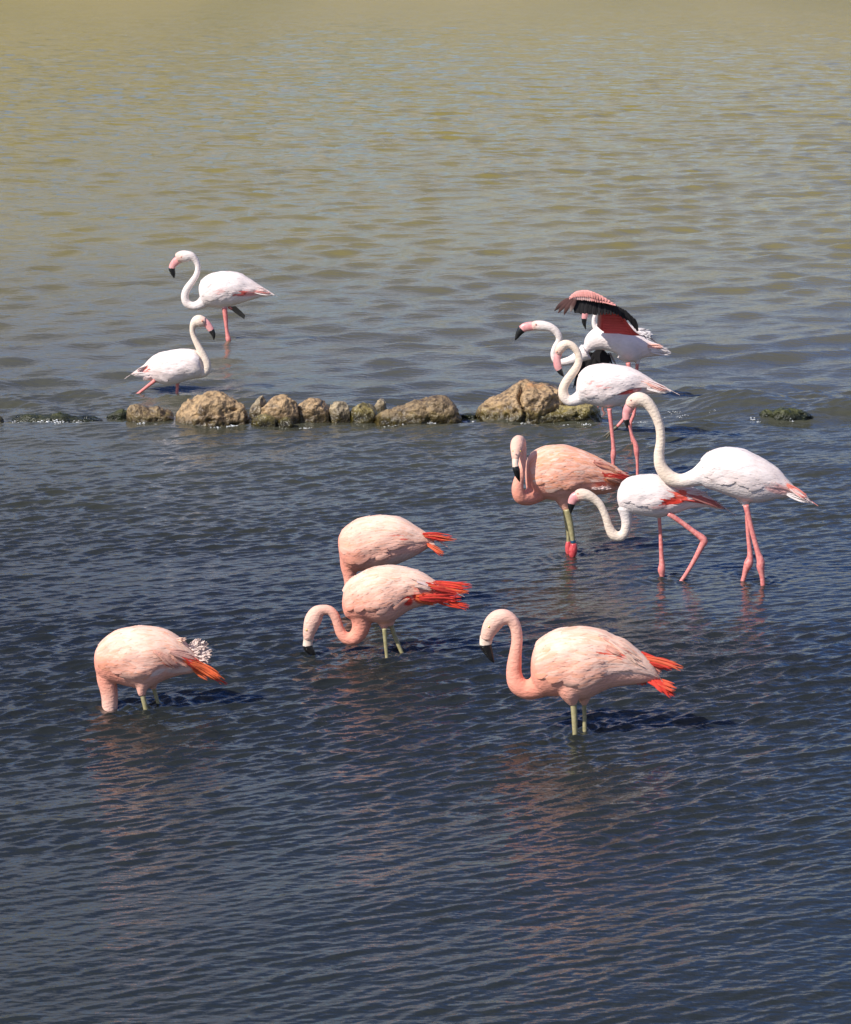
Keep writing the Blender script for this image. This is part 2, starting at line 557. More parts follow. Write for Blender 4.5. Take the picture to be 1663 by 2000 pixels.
class Bird:
    def __init__(s, name, label, view, water_at, yaw=0.0, greater=True, seed=0):
        s.x0, s.y0, s.sc = view
        s.rng = random.Random(seed)
        s.greater = greater
        wx, wy = s.px(*water_at)
        s.base = on_water(wx, wy)
        a = math.radians(yaw)
        s.n = np.array([math.sin(a), -math.cos(a), 0.0])          # towards the viewer's side
        s.depth = float((s.base - CAM) @ Fv)
        s.mpp = s.depth / F_PX / s.sc                              # metres per crop pixel
        s.root = bpy.data.objects.new(name, None)
        COL.objects.link(s.root)
        s.root.empty_display_size = 0.1
        s.root.location = s.base
        tag(s.root, label, 'flamingo', 'flamingos wading in the shallow lake')
        s.patches = []
        s.neck = None
        s.grids = {}
        s.hug = False
        s.fold = seed * 3.7
        s.W = 0.80

    def px(s, x, y):
        return x / s.sc + s.x0, y / s.sc + s.y0

    def pt(s, x, y, off=0.0):
        return on_plane(*s.px(x, y), s.base + s.n * off, s.n)

    def crop(s, P):
        q = project(P)
        return np.stack([(q[:, 0] - s.x0) * s.sc, (q[:, 1] - s.y0) * s.sc], -1)

    # --- torso surface
    def torso(s, top, bot):
        K = 60
        t = catmull(top, K)
        b = catmull(bot, K)
        s.T = np.array([s.pt(*q) for q in t])
        s.B = np.array([s.pt(*q) for q in b])
        s.Cn = (s.T + s.B) / 2
        s.Hn = (s.T - s.B) / 2
        h = np.linalg.norm(s.Hn, axis=1)
        u = np.linspace(0, 1, K)
        hm = h.max()
        s.Wd = np.minimum(h * s.W * (1 - 0.25 * u ** 3), hm * s.W) * smoothstep(-0.02, 0.10, u) ** 0.5
        s.K = K

    def colour(s, Q, U=None):
        """Plumage colour at crop coordinates Q."""
        Q = np.atleast_2d(Q)
        # place along the torso from the front
        tc = s.crop(s.Cn)
        dd = np.linalg.norm(Q[:, None, :] - tc[None], axis=2)
        u = dd.argmin(1) / (s.K - 1)
        top = s.crop(s.T)[dd.argmin(1)]
        bt = s.crop(s.B)[dd.argmin(1)]
        v = np.clip(((Q - top) * (bt - top)).sum(1) / (np.linalg.norm(bt - top, axis=1) ** 2 + 1e-6), 0, 1)
        if s.greater:
            c = WHITE[None] + (PINKW - WHITE)[None] * (0.55 * smoothstep(0.35, 0.95, u))[:, None]
            c = c + (PINKW - c) * (0.25 * smoothstep(0.35, 0.6, v) * (1 - smoothstep(.75, .95, v)))[:, None]
        else:
            mid = PALE[None] + (PEACH - PALE)[None] * smoothstep(0.25, 0.75, v)[:, None]
            c = SALMON[None] + (mid - SALMON[None]) * smoothstep(0.02, 0.42, u + 0.22 * (0.5 - v))[:, None]
        if s.neck is not None:
            nk = s.neck
            d2 = np.linalg.norm(Q[:, None, :] - nk[None, :, :2], axis=2) / (nk[None, :, 2] * 1.25)
            j = d2.argmin(1)
            w = 1 - smoothstep(0.9, 1.35, d2.min(1))
            f = j / (len(nk) - 1)
            if s.greater:
                nc = CREAM * s.cream + WHITE * (1 - s.cream)
                cc = nc[None] + (WHITE - nc)[None] * smoothstep(0.70, 0.98, f)[:, None]
                cc = cc + (np.array((0.76, 0.44, 0.36)) - cc) * (0.75 * (1 - smoothstep(0.0, 0.11, f)))[:, None]
            else:
                hd = np.array((0.80, 0.50, 0.40))
                cc = hd[None] + (SALMON - hd)[None] * smoothstep(0.12, 0.8, f)[:, None]
            w = w * (1 - smoothstep(0.86, 1.0, f))
            c = c + (cc - c) * w[:, None]
        for (cx, cy, rx, ry, ang, colr, k) in s.patches:
            a = math.radians(ang)
            dx, dy = Q[:, 0] - cx, Q[:, 1] - cy
            e = np.hypot((dx * math.cos(a) + dy * math.sin(a)) / rx, (-dx * math.sin(a) + dy * math.cos(a)) / ry)
            w = k * (1 - smoothstep(0.75, 1.15, e))
            c = c + (np.array(colr)[None] - c) * w[:, None]
        return c

    def patch(s, cx, cy, rx, ry, ang, colr, k=1.0):
        s.patches.append((cx, cy, rx, ry, ang, colr, k))

    # --- one continuous skin of head, neck, torso and thighs
    def body(s, neck, thighs=(), voxel=0.0065, cream=0.8):
        s.cream = cream
        mb = MB()
        # torso rings
        ring = 28
        a = np.linspace(0, 2 * math.pi, ring, endpoint=False)
        V = []
        for i in range(s.K):
            V.append(s.Cn[i] + np.outer(np.cos(a), s.Hn[i]) + np.outer(np.sin(a), s.n) * max(s.Wd[i], 0.002))
        Fc = []
        for i in range(s.K - 1):
            for j in range(ring):
                j2 = (j + 1) % ring
                Fc.append((i * ring + j, i * ring + j2, (i + 1) * ring + j2, (i + 1) * ring + j))
        Fc += [tuple(range(ring - 1, -1, -1)), tuple((s.K - 1) * ring + j for j in range(ring))]
        mb.add(np.vstack(V), Fc)
        if neck:
            nk = [tuple(q) + (0.0,) * (4 - len(q)) for q in neck]
            c = catmull(nk, 90)
            s.neck = c[:, :3].copy()
            P = np.array([s.pt(q[0], q[1], q[3]) for q in c])
            R = c[:, 2] * s.mpp
            V, Fc = tube(P, R, R * 0.94, s.n, 20)
            mb.add(V, Fc)
        for th in thighs:
            c = catmull([tuple(q) + (0.0,) * (4 - len(q)) for q in th], 14)
            P = np.array([s.pt(q[0], q[1], q[3]) for q in c])
            R = c[:, 2] * s.mpp
            V, Fc = tube(P, R, R, s.n, 14)
            mb.add(V, Fc)
        tmp = mb.build('body_tmp', None, colors=False)
        md = tmp.modifiers.new('r', 'REMESH')
        md.mode = 'VOXEL'
        md.voxel_size = voxel
        sm = tmp.modifiers.new('s', 'SMOOTH')
        sm.factor = 0.5
        sm.iterations = 7
        dg = bpy.context.evaluated_depsgraph_get()
        ev = tmp.evaluated_get(dg)
        me = ev.to_mesh()
        V = np.empty(len(me.vertices) * 3)
        me.vertices.foreach_get('co', V)
        V = V.reshape(-1, 3)
        Fc = [tuple(p.vertices) for p in me.polygons]
        ev.to_mesh_clear()
        bpy.data.objects.remove(tmp)
        # soft lumps of plumage
        nrm = np.zeros_like(V)
        lump = fbm(V - s.base, 16, 2, seed=s.rng.randint(0, 999)) * 0.003
        C = s.colour(s.crop(V))
        V2 = V - s.base
        ob = mesh_obj('body', V2, Fc, M['down'], s.root, True, C)
        return ob

    # --- folded wing: rows of overlapping feathers following the torso
    def wings(s, u0=0.13, u1=0.80, th0=0.06, th1=1.85, rows=20, tilt=0.0, shade=0.16, length=1.0, lift=1.0):
        for side in (1, -1):
            mb = MB()
            rng = random.Random(s.rng.random())
            for i in range(rows):
                fu = i / (rows - 1)
                u = u0 + (u1 - u0) * fu
                # the wing tapers towards the tail and starts narrow at the shoulder
                lo = th1 - 0.55 * fu ** 2 - 0.7 * max(0, 0.22 - fu)
                cnt = int(18 - 6 * fu)
                for j in range(cnt + 1):
                    th = th0 + (lo - th0) * (j + (0.5 if i % 2 else 0)) / cnt + rng.uniform(-.03, .03)
                    if th > lo + 0.06:
                        continue
                    L = (0.055 + 0.085 * fu) * length * rng.uniform(.85, 1.2) * (1.0 + 0.4 * (th < 0.7) * fu)
                    Wd = (0.0115 + 0.005 * fu) * rng.uniform(.85, 1.15)
                    s.feather_on(mb, u + rng.uniform(-.012, .012), th, L, Wd, side, rng, shade, tilt, lift)
            for q in range(int(46 * length)):                       # long scapulars draping from the back
                s.feather_on(mb, rng.uniform(u0 + .08, u1 - .06), rng.uniform(0.10, 1.0), rng.uniform(.12, .20), rng.uniform(.008, .013), side, rng, shade * 1.8, tilt + 0.05, lift * 1.0)
            for q in range(int(26 * length)):                       # soft flank feathers lapping over the wing's lower edge
                s.feather_on(mb, rng.uniform(u0 + .05, 0.52), rng.uniform(th1 - .45, th1 + .25), rng.uniform(.06, .10), rng.uniform(.013, .02), side, rng, shade * 0.8, tilt - 0.16, lift * 0.75)
            ob = mb.build('wing', M['feather'], s.root, s.base)
            if side == 1:
                s.wing_ob = ob

    def grid(s, side):
        if side in s.grids:
            return s.grids[side]
        th = np.linspace(-0.5, 3.4, 70)
        G = s.Cn[:, None] + s.Hn[:, None] * np.cos(th)[None, :, None] + s.n[None, None] * (side * s.Wd[:, None] * np.sin(th)[None])[..., None]
        du = np.gradient(G, axis=0)
        dt = np.gradient(G, axis=1)
        nn = np.cross(du, dt)
        nn /= np.linalg.norm(nn, axis=2)[..., None] + 1e-12
        sg = np.sign((nn * (G - s.Cn[:, None])).sum(2))
        nn = nn * np.where(sg == 0, 1, sg)[..., None]
        s.grids[side] = (G, nn, du)
        return s.grids[side]

    def look(s, side, u, th):
        G, nn, du = s.grid(side)
        u, th = np.asarray(u, float), np.asarray(th, float)
        uc = np.clip(u, 0, 0.97)
        a = uc * (s.K - 1)
        b_ = np.clip((th + 0.5) / 3.9, 0, 1) * 69
        i = np.minimum(a.astype(int), s.K - 2)
        j = np.minimum(b_.astype(int), 68)
        wa, wb = (a - i)[..., None], (b_ - j)[..., None]

        def bl(A):
            return (A[i, j] * (1 - wa) + A[i + 1, j] * wa) * (1 - wb) + (A[i, j + 1] * (1 - wa) + A[i + 1, j + 1] * wa) * wb
        p = bl(G) + bl(du) * (s.K - 1) * np.maximum(u - 0.97, 0)[..., None]
        q = bl(nn)
        return p, q / (np.linalg.norm(q, axis=-1)[..., None] + 1e-12)

    def feather_on(s, mb, u, th, L, Wd, side, rng, shade, tilt=0.0, lift=1.0):
        pa, _ = s.look(side, u, th)
        pb, _ = s.look(side, min(u + 0.03, 0.98), th)
        sp = max(np.linalg.norm(pb - pa) / max(min(u + 0.03, 0.98) - u, 1e-3), 0.15)
        f = min(max(u, 0), 0.985) * (s.K - 1)
        rad = max(np.linalg.norm(s.Hn[int(f)]) * 0.85, 0.02)
        ss = np.linspace(0, 1, 6)
        prof = np.array([0.5, 0.9, 1.0, 0.86, 0.55, 0.08])
        drift = (rng.uniform(-0.10, 0.12) + tilt) * L / 0.1
        up = rng.uniform(0.3, 1.0) * lift
        if rng.random() < 0.06:
            up *= 1.5                                             # a ruffled one
        e = np.array([-1, 0, 1])
        uu = np.repeat((u + ss * L / sp)[:, None], 3, 1)
        tt = (th + drift * ss)[:, None] + e[None] * (Wd * prof / rad)[:, None]
        p, nn = s.look(side, uu, tt)
        rise = (0.0012 + 0.0034 * ss ** 1.5 * up)[:, None] + np.array([0, 0.0022, 0])[None]
        q3 = np.stack([uu.ravel() * 9 + tt.ravel() * 2.6, tt.ravel() * 2.0 - uu.ravel() * 4.0, np.full(uu.size, s.fold)], 1)
        env = smoothstep(0.05, 0.3, tt) * smoothstep(0.95, 0.7, uu)
        rise = rise + (0.0055 * (vnoise(q3, 1.0, 3) + 0.5 * vnoise(q3, 2.3, 4))).reshape(rise.shape) * env + 0.003 * env
        V = (p + nn * rise[..., None]).reshape(-1, 3)
        qc, _ = s.look(side, u + 0.4 * L / sp, th)
        base_c = s.colour(s.crop(qc[None]))[0]
        k = rng.uniform(-1, 1)
        if s.greater:
            c0 = base_c * (1 + 0.05 * k)
            edge = c0 * np.array((1.0, 0.935, 0.925))
        else:
            tint = ORANGE if rng.random() < 0.45 else PALE
            c0 = base_c + (tint - base_c) * min(1, shade * 3.0 * rng.random())
            edge = base_c + (ORANGE - base_c) * min(1, shade * 4.5 * rng.random())
        cs = np.stack([np.stack([edge, c0, c0], 0) * (0.97 + 0.05 * t) for t in ss]).reshape(-1, 3)
        Fc = [(q * 3 + d, q * 3 + d + 1, q * 3 + d + 4, q * 3 + d + 3) for q in range(5) for d in (0, 1)]
        mb.add(V, Fc, np.clip(cs, 0, 0.88))

    # --- single long feathers (flight feathers, tail)
    def surf_off(s, x, y):
        """Distance of the near body surface from the middle plane at a crop point."""
        G, _, _ = s.grid(1)
        if not hasattr(s, 'gc'):
            sub = G[:, 8:60].reshape(-1, 3)
            s.gc = s.crop(sub)
            s.go = (sub - s.base) @ s.n
        return float(s.go[((s.gc - np.array([x, y])) ** 2).sum(1).argmin()])

    def blade(s, name, parent, a, b, w, colr, off=0.0, bend=0.0, off2=None, tip=None, sharp=0.15):
        off2 = off if off2 is None else off2
        ks = 7
        A, B = np.array(a, float), np.array(b, float)
        d = B - A
        pn = np.array([-d[1], d[0]]) / (np.linalg.norm(d) + 1e-9)
        ctr, V, Fc, cs = [], [], [], []
        prof = [0.5, 0.85, 1.0, 1.0, 0.92, 0.62, sharp]
        for q in range(ks):
            ss = q / (ks - 1)
            c = A + d * ss + pn * bend * 4 * ss * (1 - ss) * np.linalg.norm(d)
            ctr.append((c[0], c[1], off + (off2 - off) * ss + (s.surf_off(c[0], c[1]) if s.hug else 0.0)))
        for q in range(ks):
            x, y, o = ctr[q]
            hw = w * prof[q] * 0.5
            for e, oo in ((-1, -0.003), (0, 0.002), (1, -0.003)):
                V.append(s.pt(x + pn[0] * hw * e, y + pn[1] * hw * e, o + oo))
                t = q / (ks - 1)
                cc = np.array(colr) if tip is None else np.array(colr) * (1 - smoothstep(.45, .8, t)) + np.array(tip) * smoothstep(.45, .8, t)
                cs.append(np.clip(cc * (1.0 if e == 0 else 0.9), 0, 0.9))
        n = len(V)
        V = np.array(V)
        V = np.vstack([V, V - s.n * 0.0022, V, V - s.n * 0.0022])
        for q in range(ks - 1):
            for e in (0, 1):
                f = (q * 3 + e, q * 3 + e + 1, q * 3 + e + 4, q * 3 + e + 3)
                Fc.append(f)
                Fc.append(tuple(i + n for i in reversed(f)))
        edge = [q * 3 for q in range(ks)] + [(ks - 1) * 3 + 1] + [q * 3 + 2 for q in reversed(range(ks))] + [1]
        for q in range(len(edge)):
            i, j = edge[q], edge[(q + 1) % len(edge)]
            Fc.append((j + 2 * n, i + 2 * n, i + 3 * n, j + 3 * n))
        return mesh_obj(name, V - s.base if parent is s.root or parent.parent is s.root else V - s.base, Fc, M['feather'], parent, True, np.array(cs * 4))

    def fan(s, name, parent, base, tips, w, colours, off=0.0, spread=0.0, bend=0.0):
        """Each traced tip is a bundle of three slim, slightly splayed feathers."""
        s.hug = name != 'tail_feather'
        if s.hug:
            off = 0.010
        for i, tp in enumerate(tips):
            b0 = base if not isinstance(base[0], (tuple, list)) else base[i]
            dx, dy = tp[0] - b0[0], tp[1] - b0[1]
            ln = math.hypot(dx, dy)
            px, py = -dy / ln, dx / ln
            for k in np.linspace(-1.5, 1.5, 7):
                c = np.array(colours[i % len(colours)]) * s.rng.uniform(.88, 1.08)
                j = k * w * 0.30 + s.rng.uniform(-.06, .06) * w
                cut = 1.0 - (0.0 if abs(k) < .6 else s.rng.uniform(0.03, 0.22))
                s.blade(name, parent, (b0[0] + px * j * .5, b0[1] + py * j * .5), (b0[0] + dx * cut + px * j * 1.15, b0[1] + dy * cut + py * j * 1.15), w * 0.30 * s.rng.uniform(.8, 1.15), np.clip(c, 0, .88),
                        off + (i % 3) * 0.006 + k * 0.004, bend + s.rng.uniform(-.07, .07), off2=off + spread * (i - len(tips) / 2) / max(len(tips), 1) + k * (0.004 if s.hug else 0.012), sharp=0.08)
        s.hug = False

    # --- bill, eyes, legs
    def bill(s, st, black, width=0.62):
        st = [tuple(q) + (0.0,) * (4 - len(q)) for q in st]
        c = catmull(st, 34)
        P = np.array([s.pt(q[0], q[1], q[3]) for q in c])
        R = np.maximum(c[:, 2], 0.5) * s.mpp
        d = np.linalg.norm(c[:, :2] - np.array(st[black][:2]), axis=1)
        k = int(d.argmin())
        V, Fc = tube(P[:k + 1], R[:k + 1], R[:k + 1] * width, s.n, 14)
        b = mesh_obj('bill', V - s.base, Fc, M['bill_pink' if s.greater else 'bill_white'], s.root)
        R2 = R * 1.02
        V, Fc = tube(P[k - 1:], R2[k - 1:], R2[k - 1:] * width, s.n, 14)
        mesh_obj('bill_tip', V - s.base, Fc, M['bill_black'], b)['label'] = 'black hooked bill tip'

    def eyes(s, x, y, r, half, off=0.0, sides=(1, -1)):
        for sd in sides:
            p = s.pt(x, y, off + sd * half * s.mpp)
            bm = bmesh.new()
            bmesh.ops.create_icosphere(bm, subdivisions=2, radius=r * s.mpp)
            me = bpy.data.meshes.new('eye')
            bm.to_mesh(me)
            bm.free()
            me.polygons.foreach_set('use_smooth', [True] * len(me.polygons))
            me.materials.append(M['eye_pink' if s.greater else 'eye_yellow'])
            o = bpy.data.objects.new('eye', me)
            COL.objects.link(o)
            o.parent = s.root
            o.location = p - s.base

    def leg(s, st, off, joint=None, to_bed=True, mat=None):
        """st: crop points with radius; joint: (first, last) index of a red ankle joint built as its own piece."""
        c = catmull(st, 40)
        P = [s.pt(q[0], q[1], off) for q in c]
        R = list(c[:, 2] * s.mpp)
        if to_bed:
            d = P[-1] - P[-6]
            d = d / np.linalg.norm(d)
            d[2] = min(d[2], -0.6)
            while P[-1][2] > BED + 0.02:
                P.append(P[-1] + d * 0.04)
                R.append(R[-1])
        m = mat or M['leg_pink' if s.greater else 'leg_olive']
        V, Fc = tube(np.array(P), np.array(R), np.array(R), s.n, 12)
        lg = mesh_obj('leg', V - s.base, Fc, m, s.root)
        if joint:
            q = catmull(joint, 16)
            PJ = np.array([s.pt(a[0], a[1], off) for a in q])
            RJ = q[:, 2] * s.mpp
            V, Fc = tube(PJ, RJ, RJ * 0.9, s.n, 14)
            mesh_obj('ankle_joint', V - s.base, Fc, M['leg_red'] if not s.greater else M['leg_pink'], lg)
        if to_bed:
            # webbed foot resting on the mud
            e = P[-1].copy()
            e[2] = BED + 0.012
            ax = np.array([-1.0, -0.25, 0])
            ws = np.array([0.0, 1, 0])
            pts = [e - ax * .02, e + ax * .02 - ws * .025, e + ax * .085 - ws * .05, e + ax * .10, e + ax * .085 + ws * .05, e + ax * .02 + ws * .025]
            n = len(pts)
            V = [p + np.array([0, 0, .008]) for p in pts] + [p - np.array([0, 0, .010]) for p in pts]
            Fc = [tuple(range(n)), tuple(range(2 * n - 1, n - 1, -1))] + [(i, i + n, (i + 1) % n + n, (i + 1) % n) for i in range(n)]
            mesh_obj('foot', np.array(V) - s.base, Fc, M['web'], lg, smooth=False)
        return lg

    def tuft(s, name, cx, cy, rx, ry, count, colr, off, ang=(-60, 60), L=40, W=18):
        """Ruffled loose feathers as one joined part."""
        mb = MB()
        part = s.root
        for i in range(count):
            a = s.rng.uniform(0, 2 * math.pi)
            r = math.sqrt(s.rng.random())
            x, y = cx + rx * r * math.cos(a), cy + ry * r * math.sin(a)
            g = math.radians(0.5 * (ang[0] + ang[1]) + 0.5 * (ang[1] - ang[0]) * ((y - cy) / ry * 0.8 + s.rng.uniform(-.35, .35)))
            l = L * s.rng.uniform(.8, 1.1)
            w = W * s.rng.uniform(.7, 1.2)
            d = np.array([math.cos(g), math.sin(g)])
            pn = np.array([-d[1], d[0]])
            V, cs = [], []
            o0 = off + s.rng.uniform(-.03, .03)
            bow = s.rng.uniform(-.25, .25)
            for q, pr in enumerate((0.4, 0.9, 1.0, 0.75, 0.2)):
                t = q / 4
                c = np.array([x, y]) + d * l * t + pn * bow * l * t * t
                for e in (-1, 0, 1):
                    p = c + pn * w * 0.5 * pr * e
                    V.append(s.pt(p[0], p[1], o0 + 0.03 * t * s.rng.uniform(.3, 1) + (0.004 if e == 0 else 0)))
                    cs.append(np.array(colr) * s.rng.uniform(.92, 1.04))
            Fc = [(q * 3 + e, q * 3 + e + 1, q * 3 + e + 4, q * 3 + e + 3) for q in range(4) for e in (0, 1)]
            mb.add(V, Fc, np.array(cs))
        return mb.build(name, M['feather'], part, s.base)


# 1 ---- tall white bird beyond the rocks, on one leg
V1 = (230, 470, 5.04)
b = Bird('flamingo', 'white flamingo standing on one leg beyond the rocks, one foot tucked up under its tail', V1, (1095, 1010), -4, True, 1)
b.torso([(800, 500), (803, 440), (830, 390), (900, 335), (1000, 310), (1100, 308), (1200, 325), (1290, 380), (1390, 440), (1470, 490), (1535, 530)],
        [(800, 500), (815, 560), (850, 630), (920, 652), (1000, 658), (1100, 648), (1200, 622), (1300, 590), (1400, 560), (1480, 550), (1538, 540)])
b.patch(1290, 515, 120, 34, -4, ROSE)
b.patch(1215, 520, 60, 26, -10, RED, .75)
b.patch(990, 500, 45, 16, -25, ROSE, .5)
b.patch(1440, 505, 70, 16, 25, ROSE, .7)
b.body([(585, 175, 46), (625, 158, 57), (675, 155, 58), (728, 158, 45), (772, 200, 32), (791, 262, 27), (775, 340, 29), (730, 410, 33), (682, 480, 37), (662, 550, 38), (682, 615, 40), (745, 645, 42), (815, 625, 52), (880, 575, 75)],
       [[(1040, 600, 60), (1050, 660, 38), (1052, 690, 24)]], cream=0.12)
b.wings()
b.bill([(610, 180, 40), (575, 205, 38), (545, 240, 33), (535, 275, 31), (540, 300, 28), (550, 335, 20), (557, 368, 4)], 3)
b.eyes(628, 160, 9, 50)
b.leg([(1052, 660, 26), (1062, 740, 24), (1072, 850, 18), (1082, 920, 20), (1090, 960, 27), (1094, 985, 25), (1095, 1020, 18)], 0.03)
# the tucked leg: its dark foot hangs out behind
lg = b.leg([(1085, 640, 20), (1110, 662, 16), (1130, 672, 14)], -0.04, to_bed=False)
fp = [(1100, 652), (1160, 643), (1215, 690), (1258, 737), (1247, 772), (1190, 735), (1130, 690)]
Vf = [b.pt(x, y, -0.03) for x, y in fp] + [b.pt(x, y, -0.05) for x, y in fp]
nf = len(fp)
mesh_obj('foot', np.array(Vf) - b.base, [tuple(range(nf)), tuple(range(2 * nf - 1, nf - 1, -1))] + [(i, i + nf, (i + 1) % nf + nf, (i + 1) % nf) for i in range(nf)], M['web'], lg, smooth=False)
tl = b.blade('tail', b.root, (1350, 510), (1540, 536), 46, WHITE, 0.01)
b.fan('tail_feather', tl, [(1310, 455), (1320, 480), (1330, 500)], [(1470, 490), (1500, 512), (1525, 528)], 26, [PINKW, ROSE, WHITE], 0.04)

# 2 ---- white bird facing right, wading behind the rocks
b = Bird('flamingo', 'white flamingo facing right, wading just behind the row of rocks', V1, (585, 1500), -8, True, 2)
b.torso([(845, 1235), (815, 1140), (775, 1092), (720, 1075), (660, 1070), (600, 1074), (500, 1090), (400, 1112), (330, 1160), (270, 1222), (200, 1272), (145, 1312)],
        [(845, 1235), (850, 1320), (780, 1355), (700, 1372), (600, 1405), (500, 1420), (420, 1405), (350, 1382), (280, 1355), (230, 1335), (180, 1328), (142, 1320)])
b.patch(300, 1255, 38, 36, 20, (0.78, 0.16, 0.13))
b.patch(235, 1215, 60, 22, -45, ROSE, .7)
b.body([(872, 795, 40), (838, 795, 54), (795, 790, 60), (760, 810, 46), (738, 860, 30), (740, 915, 27), (768, 985, 30), (812, 1070, 36), (855, 1155, 41), (880, 1225, 43), (862, 1285, 48), (800, 1305, 52), (730, 1290, 62), (670, 1250, 80)],
       [[(400, 1330, 60), (358, 1368, 30), (345, 1385, 20)], [(585, 1370, 50), (590, 1405, 26)]], cream=0.75)
b.wings(th1=2.0)
b.bill([(845, 795, 42), (880, 822, 38), (908, 858, 34), (928, 890, 29), (942, 920, 23), (947, 950, 14), (948, 976, 4)], 3)
b.eyes(835, 790, 9, 50)
b.leg([(368, 1378, 20), (290, 1438, 16), (205, 1505, 14)], 0.05)
b.leg([(590, 1400, 20), (588, 1450, 16), (585, 1495, 15)], -0.04)
tl = b.blade('tail', b.root, (330, 1300), (140, 1318), 60, WHITE, 0.0)
b.fan('tail_feather', tl, [(320, 1230), (310, 1330), (330, 1350)], [(190, 1285), (160, 1322), (250, 1362)], 40, [PINKW, WHITE], 0.05)

# 3 ---- white bird beating its wings
V3 = (1070, 555, 6.652)
b = Bird('flamingo', 'white flamingo stretching up a pink, black and red wing', V3, (1105, 2080), -5, True, 3)
b.torso([(470, 880), (480, 720), (540, 625), (630, 560), (750, 545), (900, 575), (1050, 610), (1200, 670), (1350, 745), (1480, 795), (1595, 888)],
        [(470, 880), (500, 915), (570, 870), (660, 850), (780, 862), (890, 905), (1000, 985), (1120, 1010), (1220, 965), (1350, 942), (1480, 930), (1600, 898)])
b.patch(1380, 800, 110, 30, 18, PEACH, .5)
k3 = 6.652 / 4.7514


def c23(x, y):                                                   # the head was read in another crop
    return ((x / 4.7514 + 980 - 1070) * 6.652, (y / 4.7514 + 550 - 555) * 6.652)


nk = [(285, 415, 40), (320, 408, 46), (360, 410, 50), (410, 415, 46), (460, 430, 40), (505, 462, 36), (533, 510, 32), (530, 555, 30), (502, 605, 30), (484, 660, 30), (492, 715, 31), (530, 752, 33), (590, 745, 37), (655, 725, 44), (725, 690, 60), (790, 650, 85)]
b.body([(*c23(x, y), r * k3) for x, y, r in nk], [[(980, 900, 100), (1025, 970, 60), (1040, 1015, 34)], [(1150, 930, 80), (1165, 1000, 40), (1165, 1040, 24)]], cream=0.18)
bl = [(310, 412, 40), (262, 415, 42), (215, 425, 41), (182, 450, 36), (160, 480, 28), (142, 513, 18), (127, 543, 5)]
b.bill([(*c23(x, y), r * k3) for x, y, r in bl], 3)
b.eyes(*c23(318, 397), 10, 62)
b.leg([(1045, 1020, 30), (1065, 1120, 26), (1095, 1300, 26), (1120, 1540, 28), (1085, 1640, 26), (985, 1760, 22), (905, 1850, 20)], 0.10, to_bed=False)
ft = b.leg([(1165, 1020, 22), (1150, 1250, 22), (1130, 1640, 22), (1075, 1830, 22), (1110, 2060, 22)], -0.06)
tofs = []
lf = [o for o in b.root.children if o.name.startswith('leg')][0]
for tip in ((725, 1985), (760, 2010), (800, 1940)):
    c = catmull([(905, 1850, 20), (840, 1900, 22), (*tip, 8)], 12)
    P = np.array([b.pt(q[0], q[1], 0.10) for q in c])
    Vv, Ff = tube(P, c[:, 2] * b.mpp, c[:, 2] * b.mpp, b.n, 8)
    mesh_obj('toe', Vv - b.base, Ff, M['web'], lf)
# raised wing: red coverts next to the body, then the bent hand with pink coverts and black flight feathers
UNDER = np.array((0.68, 0.085, 0.08))
under = [[(640, 545), (700, 600), (770, 632), (900, 640), (1000, 655), (1130, 668), (1260, 672)],
         [(648, 440), (720, 470), (800, 500), (900, 520), (1000, 545), (1080, 590), (1190, 655)],
         [(660, 360), (740, 370), (820, 370), (900, 380), (960, 400), (1040, 500), (1120, 610)]]


def sheet(rows, offs, thick=0.006, sub=5, colf=None, name='wing', mat=None, parent=None):
    A = np.array(rows, float)
    n, m = A.shape[0], A.shape[1]
    cols = []
    for i in range(n):
        c = catmull(A[i], m * sub)
        cols.append(c)
    cols = np.array(cols)
    G = []
    t = np.linspace(0, 1, n * sub)
    for j in range(cols.shape[1]):
        G.append(np.stack([np.interp(t, np.linspace(0, 1, n), cols[:, j, k]) for k in range(2)], 1))
    G = np.array(G)                                               # (columns, rows, 2)
    O = np.interp(t, np.linspace(0, 1, n), offs)
    a, c = G.shape[0], G.shape[1]
    V, cs = [], []
    for i in range(a):
        for j in range(c):
            # gentle flutes where feather overlaps feather
            fl = 0.004 * math.sin(i * 2.2)
            V.append(b.pt(G[i, j, 0], G[i, j, 1], O[j] + fl))
            cs.append(colf(i / (a - 1), j / (c - 1)))
    V = np.array(V)
    nV = len(V)
    Fc = []
    for i in range(a - 1):
        for j in range(c - 1):
            Fc.append((i * c + j, (i + 1) * c + j, (i + 1) * c + j + 1, i * c + j + 1))
    Fc += [tuple(q + nV for q in reversed(f)) for f in Fc]
    per = [i * c for i in range(a)] + [(a - 1) * c + j for j in range(1, c)] + [i * c + c - 1 for i in reversed(range(a - 1))] + [j for j in reversed(range(1, c - 1))]
    for q in range(len(per)):
        i, j = per[q], per[(q + 1) % len(per)]
        Fc.append((i + 2 * nV, j + 2 * nV, j + 3 * nV, i + 3 * nV))
    return mesh_obj(name, np.vstack([V, V - b.n * thick, V, V - b.n * thick]) - b.base, Fc, mat or M['feather'], parent or b.root, True, np.array(cs * 4))


